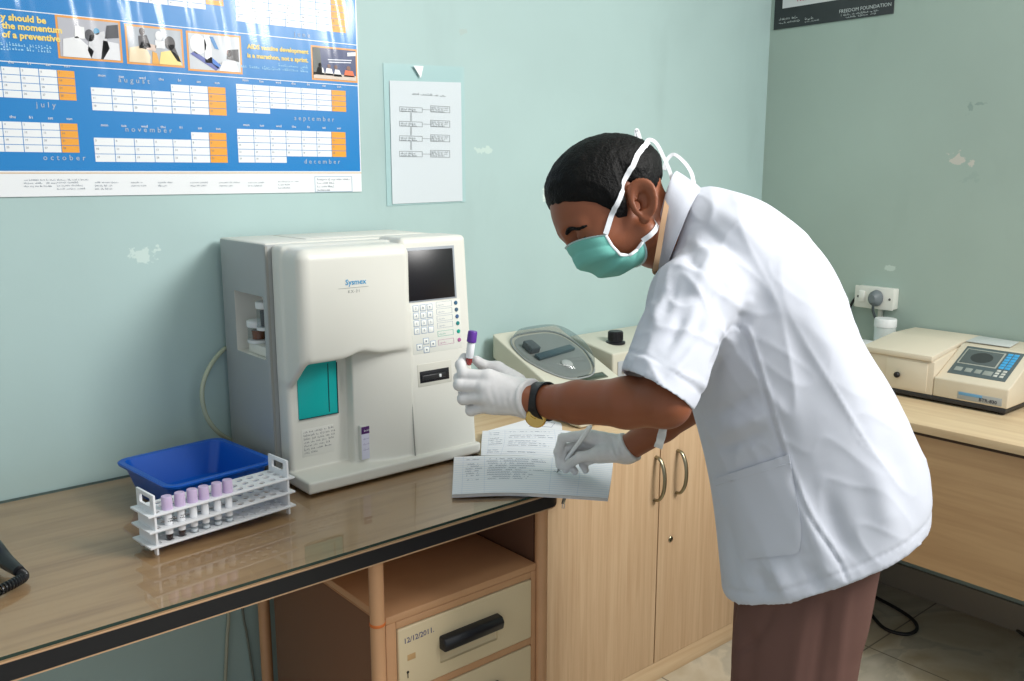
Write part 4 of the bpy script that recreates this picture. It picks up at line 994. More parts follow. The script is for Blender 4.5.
# pen in the right hand
pt, pe = onz(556.5, 473, .7603), W(591, 426, 1.828); ax = (pe - pt) / np.linalg.norm(pe - pt)
pn = thing('ballpoint_pen', 'white ballpoint pen held in the gloved right hand over the notebook', 'pen', pt)
Mpen = mat('white pen barrel', (232, 233, 234), .25); Mst = mat('pen steel tip', (150, 150, 152), .2, metal=1)
M = Matrix.Translation(Vector(pt)) @ Vector((0, 0, 1)).rotation_difference(Vector(ax)).to_matrix().to_4x4(); PLn = np.linalg.norm(pe - pt)
bm = new(); lathe(bm, [(.0036, .016), (.0044, .030), (.0046, PLn - .02), (.0044, PLn - .004), (.003, PLn)], 18, M); build('barrel', bm, Mpen, pn)
bm = new(); lathe(bm, [(.0006, 0), (.0012, .004), (.0030, .014), (.0036, .0165)], 14, M); build('tip', bm, Mst, pn)
bm = new(); box(bm, (-.0016, .0046, PLn - .045), (.0016, .0062, PLn - .006), .0006, M=M); box(bm, (-.0016, .003, PLn - .010), (.0016, .0062, PLn - .005), .0005, M=M); build('clip', bm, Mpen, pn); place_parts(pn)

# blood tube in the left hand
tb_, tt = W(468.4, 366, 1.466), W(472.8, 331, 1.456); ax = (tt - tb_) / np.linalg.norm(tt - tb_)
ht = thing('blood_tube', 'small blood tube with dark purple cap held up between gloved finger and thumb', 'tube', tb_)
M = Matrix.Translation(Vector(tb_)) @ Vector((0, 0, 1)).rotation_difference(Vector(ax)).to_matrix().to_4x4(); TL = np.linalg.norm(tt - tb_)
bm = new(); lathe(bm, [(.002, 0), (.0048, .002), (.0060, .007), (.0060, TL - .014)], 20, M); build('tube_body', bm, film('tube clear', (.92, .86, .86), 1.45, .05), ht)
bm = new(); lathe(bm, [(.0068, TL - .0185), (.0080, TL - .0180), (.0078, TL - .002), (.0068, TL), (.005, TL + .0004)], 24, M); build('cap', bm, mat('purple cap', (96, 52, 150), .35), ht)
bm = new(); lathe(bm, [(.0062, .014), (.00635, .0142), (.00635, TL - .0195), (.0062, TL - .0193)], 24, M, cap=False); lb = build('label', bm, Mlbl, ht)
bm = new(); ptext(bm, 'mm nmm', .0052, M @ Matrix.Rotation(math.radians(215), 4, 'Z') @ Matrix.Translation((.001, -.0065, .016)) @ Matrix.Rotation(PI / 2, 4, 'X') @ Matrix.Rotation(PI / 2, 4, 'Z')); build('pen_marks', bm, Mlin, lb, smooth=False)
bm = new(); lathe(bm, [(.0016, .0012), (.0040, .0026), (.0052, .0075), (.0052, .0135)], 16, M); build('blood', bm, mat('red blood', (150, 46, 44), .2), ht)
place_parts(ht)

# ================================================================ on the right wall and side table
so = thing('wall_socket', 'white surface mounted power socket box on the right wall', 'socket', onx(876, 297, XR))
pa, pb = onx(857, 283, XR - .04), onx(896, 309, XR - .04); s0 = onx(857, 284, XR - .04); s1 = onx(893.5, 311, XR - .04)
Msk = mat('socket white', (226, 226, 218), .35)
yA, yB, zA, zB = 1.546, 1.414, .953, 1.022
bm = new(); box(bm, (XR - .034, yB, zA), (XR, yA, zB), .004); build('back_box', bm, Msk, so)
bm = new(); box(bm, (XR - .040, yB - .002, zA - .002), (XR - .034, yA + .002, zB + .002), .003); fpz = build('face_plate', bm, Msk, so)
bm = new(); box(bm, (XR - .045, yA - .035, zA + .018), (XR - .040, yA - .015, zB - .014), .002); build('switch', bm, mat('switch white', (236, 236, 230), .3), fpz)
for y in (yA - .011, yB + .011):
    bm = new(); lathe(bm, [(.0042, 0), (.0034, .0012)], 12, Matrix.Translation((XR - .040, y, (zA + zB) / 2)) @ Matrix.Rotation(-PI / 2, 4, 'Y')); build('screw', bm, mat('screw', (90, 92, 90), .4, metal=.6), fpz)
bm = new(); box(bm, (XR - .014, yB + .048, .76), (XR - .0005, yB + .062, zA), .002); build('conduit', bm, Msk, so)
place_parts(so)
pg = thing('mains_plug', 'grey mains plug with dark cable in the wall socket', 'plug', onx(875, 299, XR - .05))
pc = onx(874, 298.5, XR - .06)
Mpl = mat('plug grey', (112, 120, 124), .45)
bm = new(); M = Matrix.Translation((XR - .0408, pc[1], pc[2])) @ Matrix.Rotation(-PI / 2, 4, 'Y'); lathe(bm, [(.023, 0), (.024, .004), (.021, .022), (.013, .030), (.011, .034)], 20, M @ Matrix.Diagonal((1.15, .95, 1, 1))); build('plug_body', bm, Mpl, pg)
bm = new(); tube(bm, smooth_path([(XR - .060, pc[1], pc[2] - .012), (XR - .062, pc[1] - .001, pc[2] - .04), (XR - .050, pc[1] - .012, pc[2] - .085), (XR - .025, pc[1] - .02, pc[2] - .14), (XR - .02, pc[1] - .02, .765)], 8), .0042, 10); build('cable', bm, mat('plug cable', (62, 70, 72), .45), pg); place_parts(pg)
bm = new(); tube(bm, smooth_path([onx(*q) for q in ((857, 296, XR - .01), (852, 303, XR - .012), (849, 312, XR - .014), (849, 330, XR - .014), (853, 352, XR - .012))], 8), .0042, 10); o = build('black_cable', bm, mat('cable black', (26, 28, 30), .45), None); tag(o, 'black cable looping down the right wall left of the power socket', 'cable')
jr = thing('white_jar', 'small white lidded jar against the wall below the power socket', 'jar', (2.755, 1.408, .75))
bm = new(); lathe(bm, [(.030, .0002), (.033, .004), (.033, .155), (.028, .160)], 26, Matrix.Translation((2.755, 1.408, .75))); build('jar_body', bm, mat('jar milky', (206, 214, 212), .3), jr)
bm = new(); lathe(bm, [(.0315, .155), (.0345, .157), (.0345, .180), (.032, .183)], 26, Matrix.Translation((2.755, 1.408, .75))); build('lid', bm, Mcap, jr); place_parts(jr)
bx = thing('white_box', 'white plastic container on the side table between man and beige analyser', 'container', (2.66, 1.47, .75))
bm = new(); loft(bm, [rr_ring(.105, .105, .012, 0), rr_ring(.115, .115, .014, .098)], M=Matrix.Translation((2.668, 1.462, .7502))); build('container_body', bm, mat('container white', (222, 224, 220), .35), bx)
bm = new(); loft(bm, [rr_ring(.121, .121, .014, .0985), rr_ring(.121, .121, .014, .108), rr_ring(.110, .110, .012, .110)], M=Matrix.Translation((2.668, 1.462, .7502))); build('lid', bm, Mcap, bx); place_parts(bx)

# cables on the floor and under the desk
Mcb = mat('floor cable black', (30, 30, 30), .45)
bm = new(); tube(bm, smooth_path([onz(u, v, .0062) for u, v in ((838, 570), (858, 585), (875.6, 597), (896, 608), (911, 618), (917, 626), (914, 632), (902.5, 634), (884, 628), (869, 612), (858, 600), (850, 585))], 8), .0055, 10); o = build('floor_cable', bm, Mcb, None); tag(o, 'black cable lying in a loop on the floor behind the man', 'cable')
bm = new(); tube(bm, smooth_path([onz(u, v, .0062) for u, v in ((985, 585), (992, 600), (998, 609), (1008, 621), (1024, 635), (1060, 655))], 8), .0055, 10); o = build('floor_cable', bm, mat('floor cable dull', (70, 66, 58), .5), None); tag(o, 'dull cable on the floor under the side table at the right edge', 'cable')
Mwr = mat('old white wire', (176, 178, 160), .5)
bm = new(); tube(bm, smooth_path([V(*[*ony(229, 570, 1.950)[:2], .74]), ony(228.5, 600, 1.950), ony(227, 640, 1.950), ony(225, 690, 1.950), ony(224, 720, 1.95)], 6), .0042, 8); o = build('wall_wire', bm, Mwr, None); tag(o, 'straight pale wire hanging down the wall under the desk', 'wire')
bm = new(); tube(bm, smooth_path([V(*[*ony(241, 570, 1.952)[:2], .74]), ony(242, 600, 1.952), ony(247, 635, 1.952), ony(254, 681, 1.952), ony(262, 730, 1.952)], 6), .0030, 8); o = build('wall_wire', bm, mat('old grey wire', (120, 124, 116), .5), None); tag(o, 'slanting thin grey wire beside the desk post on the wall', 'wire')
# ================================================================ the man
def unit(a): a = np.asarray(a, float); return a / np.linalg.norm(a)
_r = unit(ray(795, 400)[:2]); LT = V(-_r[0], -_r[1], 0); FT = unit(np.cross(V(0, 0, 1), LT)) * -1
if FT @ RT > 0: FT = -FT                       # faces the desk, leftwards in the picture
man = thing('person', 'man in white short-sleeved lab coat and surgical mask bending over the desk to write', 'person', (*W(800, 590, 1.57)[:2], 0))
Mskin = mat('brown skin', (136, 80, 54), .45, spec=.4, bump=.08, bscale=500, var=.07, vscale=14, sss=.06)
Mhair = mat('black hair', (10, 9, 9), .6, spec=.2, bump=1.0, bscale=260)
# ---- head frame (x forward, y to his left, z to the crown)
psi = math.radians(9); f0 = -RT * .89 - UPV * .456; u0 = -RT * .456 + UPV * .89; f0 = unit(f0); u0 = unit(u0)
HF = f0 * math.cos(psi) - FW * math.sin(psi); HL = -FW * math.cos(psi) - f0 * math.sin(psi); HU = unit(np.cross(HF, HL)); HF = unit(HF); HL = unit(HL)
HM = np.stack([HF, HL, HU], 1)
HO = W(640, 204, 1.425) - HL * .074
def hl(P): return (P - HO) @ HM
def hw(*p): return HO + HM @ np.array(p, float)
def skull(p):
    d = d_ell(p, V(.016, 0, .050), V(.096, .073, .080))
    d = smin(d, d_ell(p, V(.052, 0, .024), V(.067, .066, .066)), .02)
    return d
def head_field(p):
    s = np.abs(p[:, 1]); q = np.stack([p[:, 0], s, p[:, 2]], 1)
    d = skull(p)
    d = smin(d, d_ell(p, V(.045, 0, -.012), V(.064, .060, .064)), .02)
    d = smin(d, d_cap(q, V(.004, .050, -.042), V(.050, .020, -.062), .020, .015), .022)
    d = smin(d, d_ell(p, V(.056, 0, -.060), V(.022, .025, .017)), .02)
    d = smin(d, d_cap(q, V(.104, .010, .018), V(.092, .044, .015), .0125, .011), .012)       # brow
    d = smin(d, d_ell(q, V(.068, .040, -.020), V(.024, .020, .018)), .016)                  # cheekbone
    d = smax(d, -(ln(q - V(.117, .033, -.002)) - .0185), .012)                               # socket
    d = smin(d, ln(q - V(.0890, .032, -.001)) - .0148, .004)                                # closed lid
    d = smin(d, d_cap(p, V(.101, 0, .004), V(.101, 0, -.026), .0085, .0100), .012)         # nose
    d = smin(d, ln(q - V(.098, .012, -.033)) - .0085, .008)
    # ear
    e = q - V(-.004, .0745, .001); a = math.radians(14); ex = e[:, 0] * math.cos(a) + e[:, 2] * math.sin(a); ez = -e[:, 0] * math.sin(a) + e[:, 2] * math.cos(a); ey = e[:, 1] + ex * .38
    E3 = np.stack([ex, ey, ez], 1)
    taper = 1 + .22 * np.clip(ez / .03, -1, 1)
    rho = np.sqrt((ex / (.0170 * taper)) ** 2 + (ez / .0300) ** 2)
    rim = np.sqrt(((rho - 1) * .0165) ** 2 + (ey - .0075) ** 2) - .0044
    rim = np.where(ez < -.017, rim + (-.017 - ez) * .35, rim)
    bowl = np.maximum((rho - 1) * .016, np.abs(ey + .0025 - .007 * rho ** 2) - .0028)
    anti = np.sqrt(((np.sqrt(((ex + .0015) / (.0100 * taper)) ** 2 + ((ez - .002) / .0190) ** 2) - 1) * .0105) ** 2 + (ey - .0050) ** 2) - .0026
    lobe = d_ell(E3, V(.003, .003, -.0265), V(.0085, .0048, .0090)); trag = d_ell(E3, V(.0135, .0035, -.003), V(.0042, .004, .0065))
    ear = smin(smin(rim, bowl, .003), smin(smin(lobe, trag, .004), anti, .003), .004)
    ear = smax(ear, -(ln((E3 - V(.0060, .003, -.003)) * V(1, 1, .75)) - .0070), .003)
    return smin(d, ear, .005)
hx_ = np.array([-.14, -.066, -.045, -.028, -.012, .002, .013, .019, .026, .040, .046, .061, .083, .096, .110, .14]); hz_ = np.array([.022, .026, .014, .013, .026, .042, .034, -.004, -.014, -.010, .010, .032, .049, .058, .066, .086])
def hair_field(p):
    d0 = skull(p); h = np.interp(p[:, 0] - .004 * 0, hx_, hz_) + .0045 * vnoise(p * V(1, .4, .3), 150, 5) + .0030 * vnoise(p * V(1, .6, .3), 420, 6)
    e = p[:, 2] - h
    th = .0125 * np.clip(e / .040, 0, 1) ** .7 + .0004
    n_ = .0011 * vnoise(p * V(1, .8, .45), 420, 3) + .0010 * vnoise(p, 170, 8)
    d = d0 - th - n_ * np.clip(e / .02, 0, 1)
    d = np.maximum(d, (-e) * .55)
    return np.maximum(d, -(d0 + .006))
# ---- joints (pixel, pixel, distance along the view axis)
NB = W(692, 226, 1.54)
SHn, ELn, WRn = W(711, 268, 1.44), W(666, 403, 1.285), W(541, 402, 1.45)
SHf, ELf, WRf = W(692, 256, 1.72), W(738, 374, 1.75), W(627, 449, 1.855)
HIP = W(812, 535, 1.57); HIPn = HIP + LT * .092; HIPf = HIP - LT * .092
footn = V(*(W(797, 600, 1.49)[:2]), 0); footf = footn - LT * .185 + FT * .01
KNn = V(footn[0], footn[1], .47) + FT * .012; KNf = V(footf[0], footf[1], .47) + FT * .012
ANn = V(footn[0], footn[1], .085) - FT * .02; ANf = V(footf[0], footf[1], .085) - FT * .02
FIN_L = dict(
    thumb=([(517, 381, 1.472), (497, 370, 1.497), (484, 366, 1.497), (476.5, 360.5, 1.485)], [.0125, .0105, .0095, .0082]),
    index=([(520, 391, 1.452), (487, 377, 1.447), (463.5, 374, 1.450), (460.5, 365, 1.462), (464.5, 357.5, 1.474)], [.0150, .0115, .0095, .0085, .0076]),
    middle=([(522, 396, 1.449), (482, 387, 1.441), (459.5, 385, 1.447), (459, 378, 1.466), (467, 374.5, 1.484)], [.0155, .0115, .0098, .0088, .0078]),
    ring=([(522, 402, 1.449), (483, 397, 1.442), (463.5, 399, 1.450), (463.5, 392.5, 1.472), (472, 388, 1.490)], [.0155, .0112, .0096, .0086, .0078]),
    pinky=([(522, 405, 1.452), (488, 406, 1.449), (471, 410.5, 1.458), (470.5, 405, 1.477), (478, 401, 1.491)], [.0145, .0102, .0086, .0078, .0070]))
FIN_R = dict(
    thumb=([(616, 455, 1.838), (598, 454, 1.842), (580, 457, 1.862), (565.5, 466.5, 1.892)], [.0150, .0128, .0108, .0090]),
    index=([(616, 443, 1.862), (585, 435.5, 1.872), (562.5, 438, 1.888), (558, 452, 1.896), (559.5, 465.5, 1.900)], [.0165, .0122, .0100, .0090, .0080]),
    middle=([(617, 447, 1.868), (588, 443, 1.886), (565.5, 448, 1.902), (561.5, 461, 1.900), (565.5, 470, 1.894)], [.0165, .0118, .0096, .0088, .0078]),
    ring=([(618, 450, 1.868), (592, 450, 1.890), (573, 457, 1.902), (570.5, 466, 1.896), (575, 471.5, 1.888)], [.0160, .0112, .0092, .0084, .0076]),
    pinky=([(619, 453, 1.862), (597, 457, 1.884), (583, 463.5, 1.890), (585.5, 470, 1.880)], [.0150, .0105, .0085, .0074]))
def hand_field(P, fin, wr, rw, shrink=0.0):
    d = None
    for k, (pts, rad) in fin.items():
        e = chain(P, [W(*p) for p in pts], [r - shrink for r in rad], .004)
        kk = .0045 if d is None else .0045
        d = e if d is None else smin(d, e, kk)
    # palm: soft slab between the knuckle roots and the wrist
    roots = [W(*fin[k][0][1]) for k in ('index', 'middle', 'ring', 'pinky')]
    for rt in roots: d = smin(d, d_cap(P, wr, wr + (rt - wr) * .86, rw - shrink, .0135 - shrink), .012)
    d = smin(d, d_cap(P, wr, W(*fin['thumb'][0][1]), rw * .8 - shrink, .0125 - shrink), .014)
    return d
def arm_field(P, sh, el, wr, rw):
    m = el + (wr - el) * .28; m2 = el + (wr - el) * .68
    return smin(chain(P, [sh, sh + (el - sh) * .45, el], [.052, .042, .0335], .012), chain(P, [el, m, m2, wr], [.0345, .0375, .0325, rw], .012), .015)
def body_field(P):
    out = np.full(len(P), 1.0)
    p = hl(P); m = ln(P - HO) < .24
    if m.any(): out[m] = head_field(p[m])
    nk = chain(P, [hw(-.022, 0, -.010), hw(-.030, 0, -.055), NB + FT * 0], [.052, .052, .048], .02)
    d = smin(out, nk, .014)
    CH = W(752, 305, 1.56); BE = W(780, 420, 1.57)
    d = smin(d, chain(P, [NB, CH, BE, HIP], [.042, .080, .100, .105], .03), .02)
    d = smin(d, chain(P, [SHn + (ELn - SHn) * .2, CH + (BE - CH) * .3, SHf + (ELf - SHf) * .2], [.036, .07, .036], .02), .02)
    d = smin(d, arm_field(P, SHn + (ELn - SHn) * .12, ELn, WRn, .0262), .01)
    d = smin(d, arm_field(P, SHf + (ELf - SHf) * .12, ELf, WRf, .0262), .01)
    for (wr, fin) in ((WRn, FIN_L), (WRf, FIN_R)):
        m = ln(P - wr) < .22
        if m.any(): d[m] = smin(d[m], hand_field(P[m], fin, wr, .0215, .0022), .008)
    for (h, k, a, ft) in ((HIPn, KNn, ANn, footn), (HIPf, KNf, ANf, footf)):
        d = smin(d, chain(P, [h, k, a], [.088, .052, .036], .03), .03)
        d = smin(d, d_cap(P, a - V(0, 0, .04), V(ft[0], ft[1], .035) + FT * .13, .030, .026), .02)
    return d
allp = np.array([HO + V(0, 0, .16), HO - V(.14, .14, .15), footn - V(.14, .14, .03), footf + V(.14, .14, 0), W(455, 345, 1.46), WRf + V(.1, .1, 0), ELf + V(.08, .08, 0), ELn - V(.06, .06, .06), W(930, 480, 1.6), HO + V(.13, .13, .13), onz(550, 470, .75)])
lo, hi = allp.min(0) - .03, allp.max(0) + .03; lo[2] = -.01
Vt, Q = iso_arrays(body_field, lo, hi, .0033, margin=2.0)
body = mesh_np('body', Vt, Q, Mskin, man)
# the head again at finer grain would be a second surface: instead refine the head of this one mesh
Vt, Q = iso_arrays(lambda P: hair_field(hl(P)), HO - .15, HO + .16, .0026, margin=2.4)
mesh_np('hair', Vt, Q, Mhair, man)
def head_snap(p, off):
    """push a point of the head frame out to OFF above hair and skin"""
    p = np.array(p, float)[None]
    def F(q): return np.minimum(head_field(q), hair_field(q))
    for _ in range(8):
        g = np.zeros((1, 3))
        for x in range(3):
            e = np.zeros(3); e[x] = .002; g[:, x] = (F(p + e) - F(p - e)) / .004
        p = p + (off - F(p))[:, None] * g / max((g * g).sum(), .2) * .8
    return p[0], unit(g[0])
# eyebrows and lashes: thin shells that follow the skin
def on_skin(name, pts, rad, th):
    pts = [tuple(p) for p in smooth_path([head_snap(p, 0.0)[0] for p in pts], 4)]; pts = [tuple(head_snap(p, 0.0)[0]) for p in pts]; rad = np.interp(np.linspace(0, 1, len(pts)), np.linspace(0, 1, len(rad)), rad).tolist()
    f = lambda P: np.maximum(head_field(hl(P)) - th * (1 + .25 * vnoise(hl(P), 900, 3)), chain(hl(P), [V(*p) for p in pts], rad, .003))
    w_ = np.array([hw(*p) for p in pts]); Vb, Qb = iso_arrays(f, w_.min(0) - .02, w_.max(0) + .02, .0011, margin=3.0)
    mesh_np(name, Vb, Qb, Mhair, man)
for sgn in (1, -1):
    on_skin('eyebrow', [(.113, sgn * .018, .015), (.109, sgn * .029, .018), (.100, sgn * .040, .017), (.088, sgn * .050, .011)], [.0022, .0034, .0032, .0016], .0014)
    on_skin('eyelash', [(.100, sgn * .020, -.007), (.103, sgn * .032, -.0095), (.095, sgn * .044, -.006)], [.0010, .0017, .0012], .0009)
# ---- surgical mask: three pleats, bound edges, tie straps
Mmask = mat('teal mask cloth', (118, 190, 178), .75, spec=.2, bump=.15, bscale=700); Mbind = mat('white mask binding', (232, 234, 238), .7)
rows = [((.1155, -.004), (.071, -.020, .065)), ((.1165, -.024), (.070, -.040, .067)), ((.110, -.047), (.065, -.057, .066)), ((.089, -.072), (.052, -.065, .063)), ((.058, -.086), (.036, -.063, .064)), ((.024, -.084), (.022, -.056, .065))]
def mask_pt(a, t):
    """a in [-1,1] across from his right to his left, t from top to bottom"""
    tt = t * (len(rows) - 1); k = min(int(tt), len(rows) - 2); f = tt - k; f = f * f * (3 - 2 * f) * .5 + f * .5
    c = np.array(rows[k][0]) * (1 - f) + np.array(rows[k + 1][0]) * f; s = np.array(rows[k][1]) * (1 - f) + np.array(rows[k + 1][1]) * f
    ph = a * PI / 2; w_ = abs(math.sin(ph)) ** .82 * (1 if a > 0 else -1); g = abs(math.cos(ph)) ** .8
    x = s[0] + (c[0] - s[0]) * g; z = s[1] + (c[1] - s[1]) * g; y = s[2] * w_
    pl = .0062 * (abs(((t * 3.0) % 1.0) - .5) * 2 - .5) * min(1, 3 * t * (1 - t) * 2)
    return np.array([x, y, z]) + unit([g * .9 + .15, w_ * .8, -.1]) * pl
N1, N2 = 44, 34
G = np.array([[hw(*mask_pt(-1 + 2 * j / (N1 - 1), i / (N2 - 1))) for j in range(N1)] for i in range(N2)])
mk = sheet('face_mask', G, Mmask, man, .0016)
for j in (0, N1 - 1):
    bm = new(); tube(bm, [tuple(G[i, j]) for i in range(N2)], .0026, 8, flat=(.0030, .0022)); build('side_binding', bm, Mbind, mk)
for i in (0, N2 - 1):
    bm = new(); tube(bm, [tuple(G[i, j]) for j in range(N1)], .0012, 6, flat=(.0036, .0012)); build('edge_binding', bm, mat('pale mask edge', (176, 206, 208), .7), mk)
def strap(pts_local, off=.0022, w=.0085, name='strap'):
    P3 = smooth_path(pts_local, 8); a = [head_snap(p, off) for p in P3]
    bm = new(); ribbon(bm, [hw(*p) for p, _ in a], [HM @ n for _, n in a], w); build(name, bm, Mbind, mk)
for sgn in (1, -1):
    strap([(.071, sgn * .068, -.018), (.045, sgn * .075, .008), (.012, sgn * .078, .040), (-.022, sgn * .074, .064), (-.058, sgn * .05, .082), (-.080, sgn * .018, .088), (-.083, 0, .088)])
    strap([(.022, sgn * .067, -.056), (.004, sgn * .069, -.050), (-.022, sgn * .066, -.040), (-.046, sgn * .054, -.022), (-.064, sgn * .028, -.004), (-.074, 0, .006)])
# loose tie ends standing off the back of the head
for pts in ([(647, 160, 1.50), (645, 150, 1.50), (648, 140, 1.505), (656, 143, 1.505), (664, 158, 1.50), (670, 172, 1.495), (673, 184, 1.49)], [(664, 170, 1.505), (667, 160, 1.51), (674, 154.5, 1.51), (684, 162, 1.50), (691, 172, 1.495), (694, 183, 1.485)], [(640, 150, 1.51), (637, 141, 1.515), (636.5, 130, 1.515), (639, 135, 1.515), (641, 146, 1.51)]):
    bm = new(); P3 = smooth_path([W(*p) for p in pts], 8); ribbon(bm, P3, [-FW + .35 * UPV for _ in P3], .0065, .0004); build('tie_end', bm, Mbind, mk)

# ---- lab coat
Mcoat = mat('white cotton', (198, 201, 211), .8, spec=.15, bump=.12, bscale=1400)
ST = [((669, 272), (694, 188), .080, 1.535), ((669, 297), (724, 188.5), .120, 1.542), ((669, 324), (772, 208), .172, 1.55), ((676, 355), (826, 260), .195, 1.56), ((691, 405), (860, 334), .190, 1.565), ((705, 458), (900, 404), .188, 1.57), ((715, 515), (924, 465), .196, 1.57), ((720, 570), (926, 512), .206, 1.57), ((724, 622), (924, 560), .212, 1.57)]
def stations():
    C, A, R, LTs = [], [], [], []
    for f, b, rl, d in ST:
        s = .30 * math.hypot(f[0] - b[0], f[1] - b[1]) * d / FPX * .5 * .75
        F_, B_ = W(*f, d + s), W(*b, d - s); C.append((F_ + B_) / 2); A.append((F_ - B_) / 2); R.append(rl)
    return C, A, R
sC, sA, sR = stations(); KD = 7
dC = np.array(smooth_path(sC, KD)); dA = np.array(smooth_path(sA, KD)); dR = np.array(smooth_path([(r, 0, 0) for r in sR], KD))[:, 0]
dra = np.linalg.norm(dA, axis=1); dAu = dA / dra[:, None]; dL = LT[None] - (dAu @ LT)[:, None] * dAu; dL /= np.linalg.norm(dL, axis=1, keepdims=True)
dN = np.cross(dAu, dL)
if dN[0] @ (dC[-1] - dC[0]) < 0: dN = -dN
def torso_field(P):
    sd = np.einsum('nij,ij->ni', P[:, None, :] - dC[None], dN)
    k = np.clip((sd >= 0).cumprod(1).sum(1) - 1, 0, len(dC) - 2); r = np.arange(len(P))
    s0, s1 = sd[r, k], sd[r, k + 1]; f = np.clip(s0 / np.where(np.abs(s0 - s1) < 1e-9, 1e-9, s0 - s1), 0, 1)[:, None]
    C = dC[k] * (1 - f) + dC[k + 1] * f; Au = dAu[k] * (1 - f) + dAu[k + 1] * f; Lu = dL[k] * (1 - f) + dL[k + 1] * f
    ra = dra[k] * (1 - f[:, 0]) + dra[k + 1] * f[:, 0]; rl = dR[k] * (1 - f[:, 0]) + dR[k + 1] * f[:, 0]
    a = ((P - C) * Au).sum(1) / ra; l = ((P - C) * Lu).sum(1) / rl; n = 2.35
    kk = (np.abs(a) ** n + np.abs(l) ** n) ** (1 / n)
    return np.maximum((kk - 1) * np.minimum(ra, rl) * .92, np.maximum(-sd[:, 0], sd[:, -1]))
# hem: a tilted plane through three points of the hem line
h1, h2, h3 = W(727, 586, 1.60), W(931, 512, 1.52), W(826, 594, 1.375)
HN = unit(np.cross(h2 - h1, h3 - h1)); HN = -HN if HN[2] > 0 else HN
cuf_c = W(659, 393.5, 1.29); 
c1, c2 = W(632, 376, 1.315), W(689, 412.5, 1.262)
SLn = unit(np.cross(c2 - c1, ray(658, 393))); SLn = SLn if SLn @ (ELn - SHn) > 0 else -SLn
SLn = unit(SLn - .10 * FW)
def sleeve_field(P):
    a = SHn + V(0, 0, .004); e = (c1 + c2) / 2 + SLn * .04
    m = a + (e - a) * .5
    d = chain(P, [a - LT * .02 + RT * .012, a + (e - a) * .25, m], [.046, .068, .0625], .03)
    for k in (-.024, -.004, .018): d = smin(d, d_cap(P, m + FW * k * .6, e + FW * k, .0600, .0530), .012)
    return d
def sleeve_far(P):
    return chain(P, [SHf + LT * .04, SHf + (ELf - SHf) * .4, SHf + (ELf - SHf) * .86], [.064, .074, .062], .03)
def coat_field(P):
    t0 = torso_field(P); hp = (P - h1) @ HN
    t = np.maximum(t0, hp)
    s = sleeve_field(P); sp_ = (P - c1) @ SLn
    near = ln(P - SHn) < .45
    sN = np.where(near, np.maximum(s, sp_), .2)
    d = smin(smin(t, sN, .036), sleeve_far(P), .03)
    ic = np.maximum(s + .0065 + .30 * np.maximum(0, -sp_), -(sp_ + .07)); d = np.maximum(d, -np.where(near, ic, .2))
    ih = np.maximum(t0 + .0140 + .28 * np.maximum(0, -hp), -(hp + .08)); d = np.maximum(d, -ih)
    nk_ = chain(P, [hw(-.030, 0, -.03), NB + unit(NB - hw(-.03, 0, -.03)) * .03], [.060, .062], .01)
    return np.maximum(d, -nk_)
lo = np.minimum(dC - .26, 9).min(0); hi = (dC + .28).max(0)
lo = np.minimum(lo, (c1 - .09)); hi = np.maximum(hi, ELf + .1)
Vt, Q = iso_arrays(coat_field, lo, hi, .0045, margin=2.6)
Vt = relax(Vt, Q, 1, .4)
# ---- cloth folds, as real relief: each is a line over the near side with height, width
def seg_dist(pu, pv, line):
    best = np.full(len(pu), 1e9)
    for (a, b) in zip(line, line[1:]):
        ax_, ay = a; bx_, by = b; L2 = (bx_ - ax_) ** 2 + (by - ay) ** 2; t = np.clip(((pu - ax_) * (bx_ - ax_) + (pv - ay) * (by - ay)) / L2, 0, 1)
        best = np.minimum(best, np.hypot(pu - ax_ - t * (bx_ - ax_), pv - ay - t * (by - ay)))
    return best
FOLDS = [  # line in picture coordinates on the near face, amplitude (m), half width (px)
    ([(742, 322), (722, 350), (704, 388)], -.0085, 7), ([(752, 300), (744, 322), (735, 345)], -.008, 6), ([(728, 330), (712, 362), (700, 400)], .006, 6),
    ([(688, 300), (676, 330), (660, 352)], -.005, 7), ([(700, 330), (684, 360), (662, 380)], .004, 6), ([(668, 262), (664, 300), (650, 340)], .004, 7), ([(676, 275), (668, 306), (657, 330)], -.005, 5), ([(708, 300), (694, 338), (672, 372)], -.004, 6),
    ([(716, 262), (700, 285), (688, 312)], .004, 8), ([(735, 268), (724, 290), (716, 316)], -.004, 7),
    ([(690, 215), (720, 240), (750, 262)], -.003, 6), ([(700, 200), (740, 225), (775, 262)], .003, 8), ([(688, 235), (704, 250), (720, 258)], .004, 6), ([(684, 250), (694, 262), (708, 270)], -.004, 5),
    ([(745, 330), (764, 390), (782, 450), (806, 510), (838, 560), (850, 588)], -.0022, 2.2), ([(748.5, 329), (767.5, 389), (785.5, 449), (809.5, 509), (841, 558)], .0018, 2.5),
    ([(714, 430), (742, 425), (775, 410)], .005, 8), ([(712, 450), (740, 442), (770, 432)], -.004, 6), ([(708, 415), (736, 405), (760, 388)], -.004, 7),
    ([(790, 470), (812, 530), (836, 580)], .006, 9), ([(822, 480), (838, 530), (862, 576)], -.005, 10), ([(770, 560), (782, 580), (790, 600)], .005, 8), ([(752, 566), (760, 584), (764, 600)], -.004, 7), ([(806, 560), (815, 580), (822, 598)], -.005, 8),
    ([(860, 440), (880, 490), (896, 560)], .006, 14), ([(890, 430), (905, 480), (916, 530)], -.004, 12), ([(800, 300), (836, 360), (862, 430)], .004, 16), ([(770, 290), (800, 350), (822, 420)], -.003, 14),
    ([(722, 500), (730, 540), (738, 590)], -.004, 6), ([(840, 300), (868, 360), (890, 420)], -.003, 10)]
nv = normals(Vt, Q); pu, pv, pz = project(Vt); facing = np.clip(-(nv @ FW) * 2.0 + .15, 0, 1)
disp = np.zeros(len(Vt))
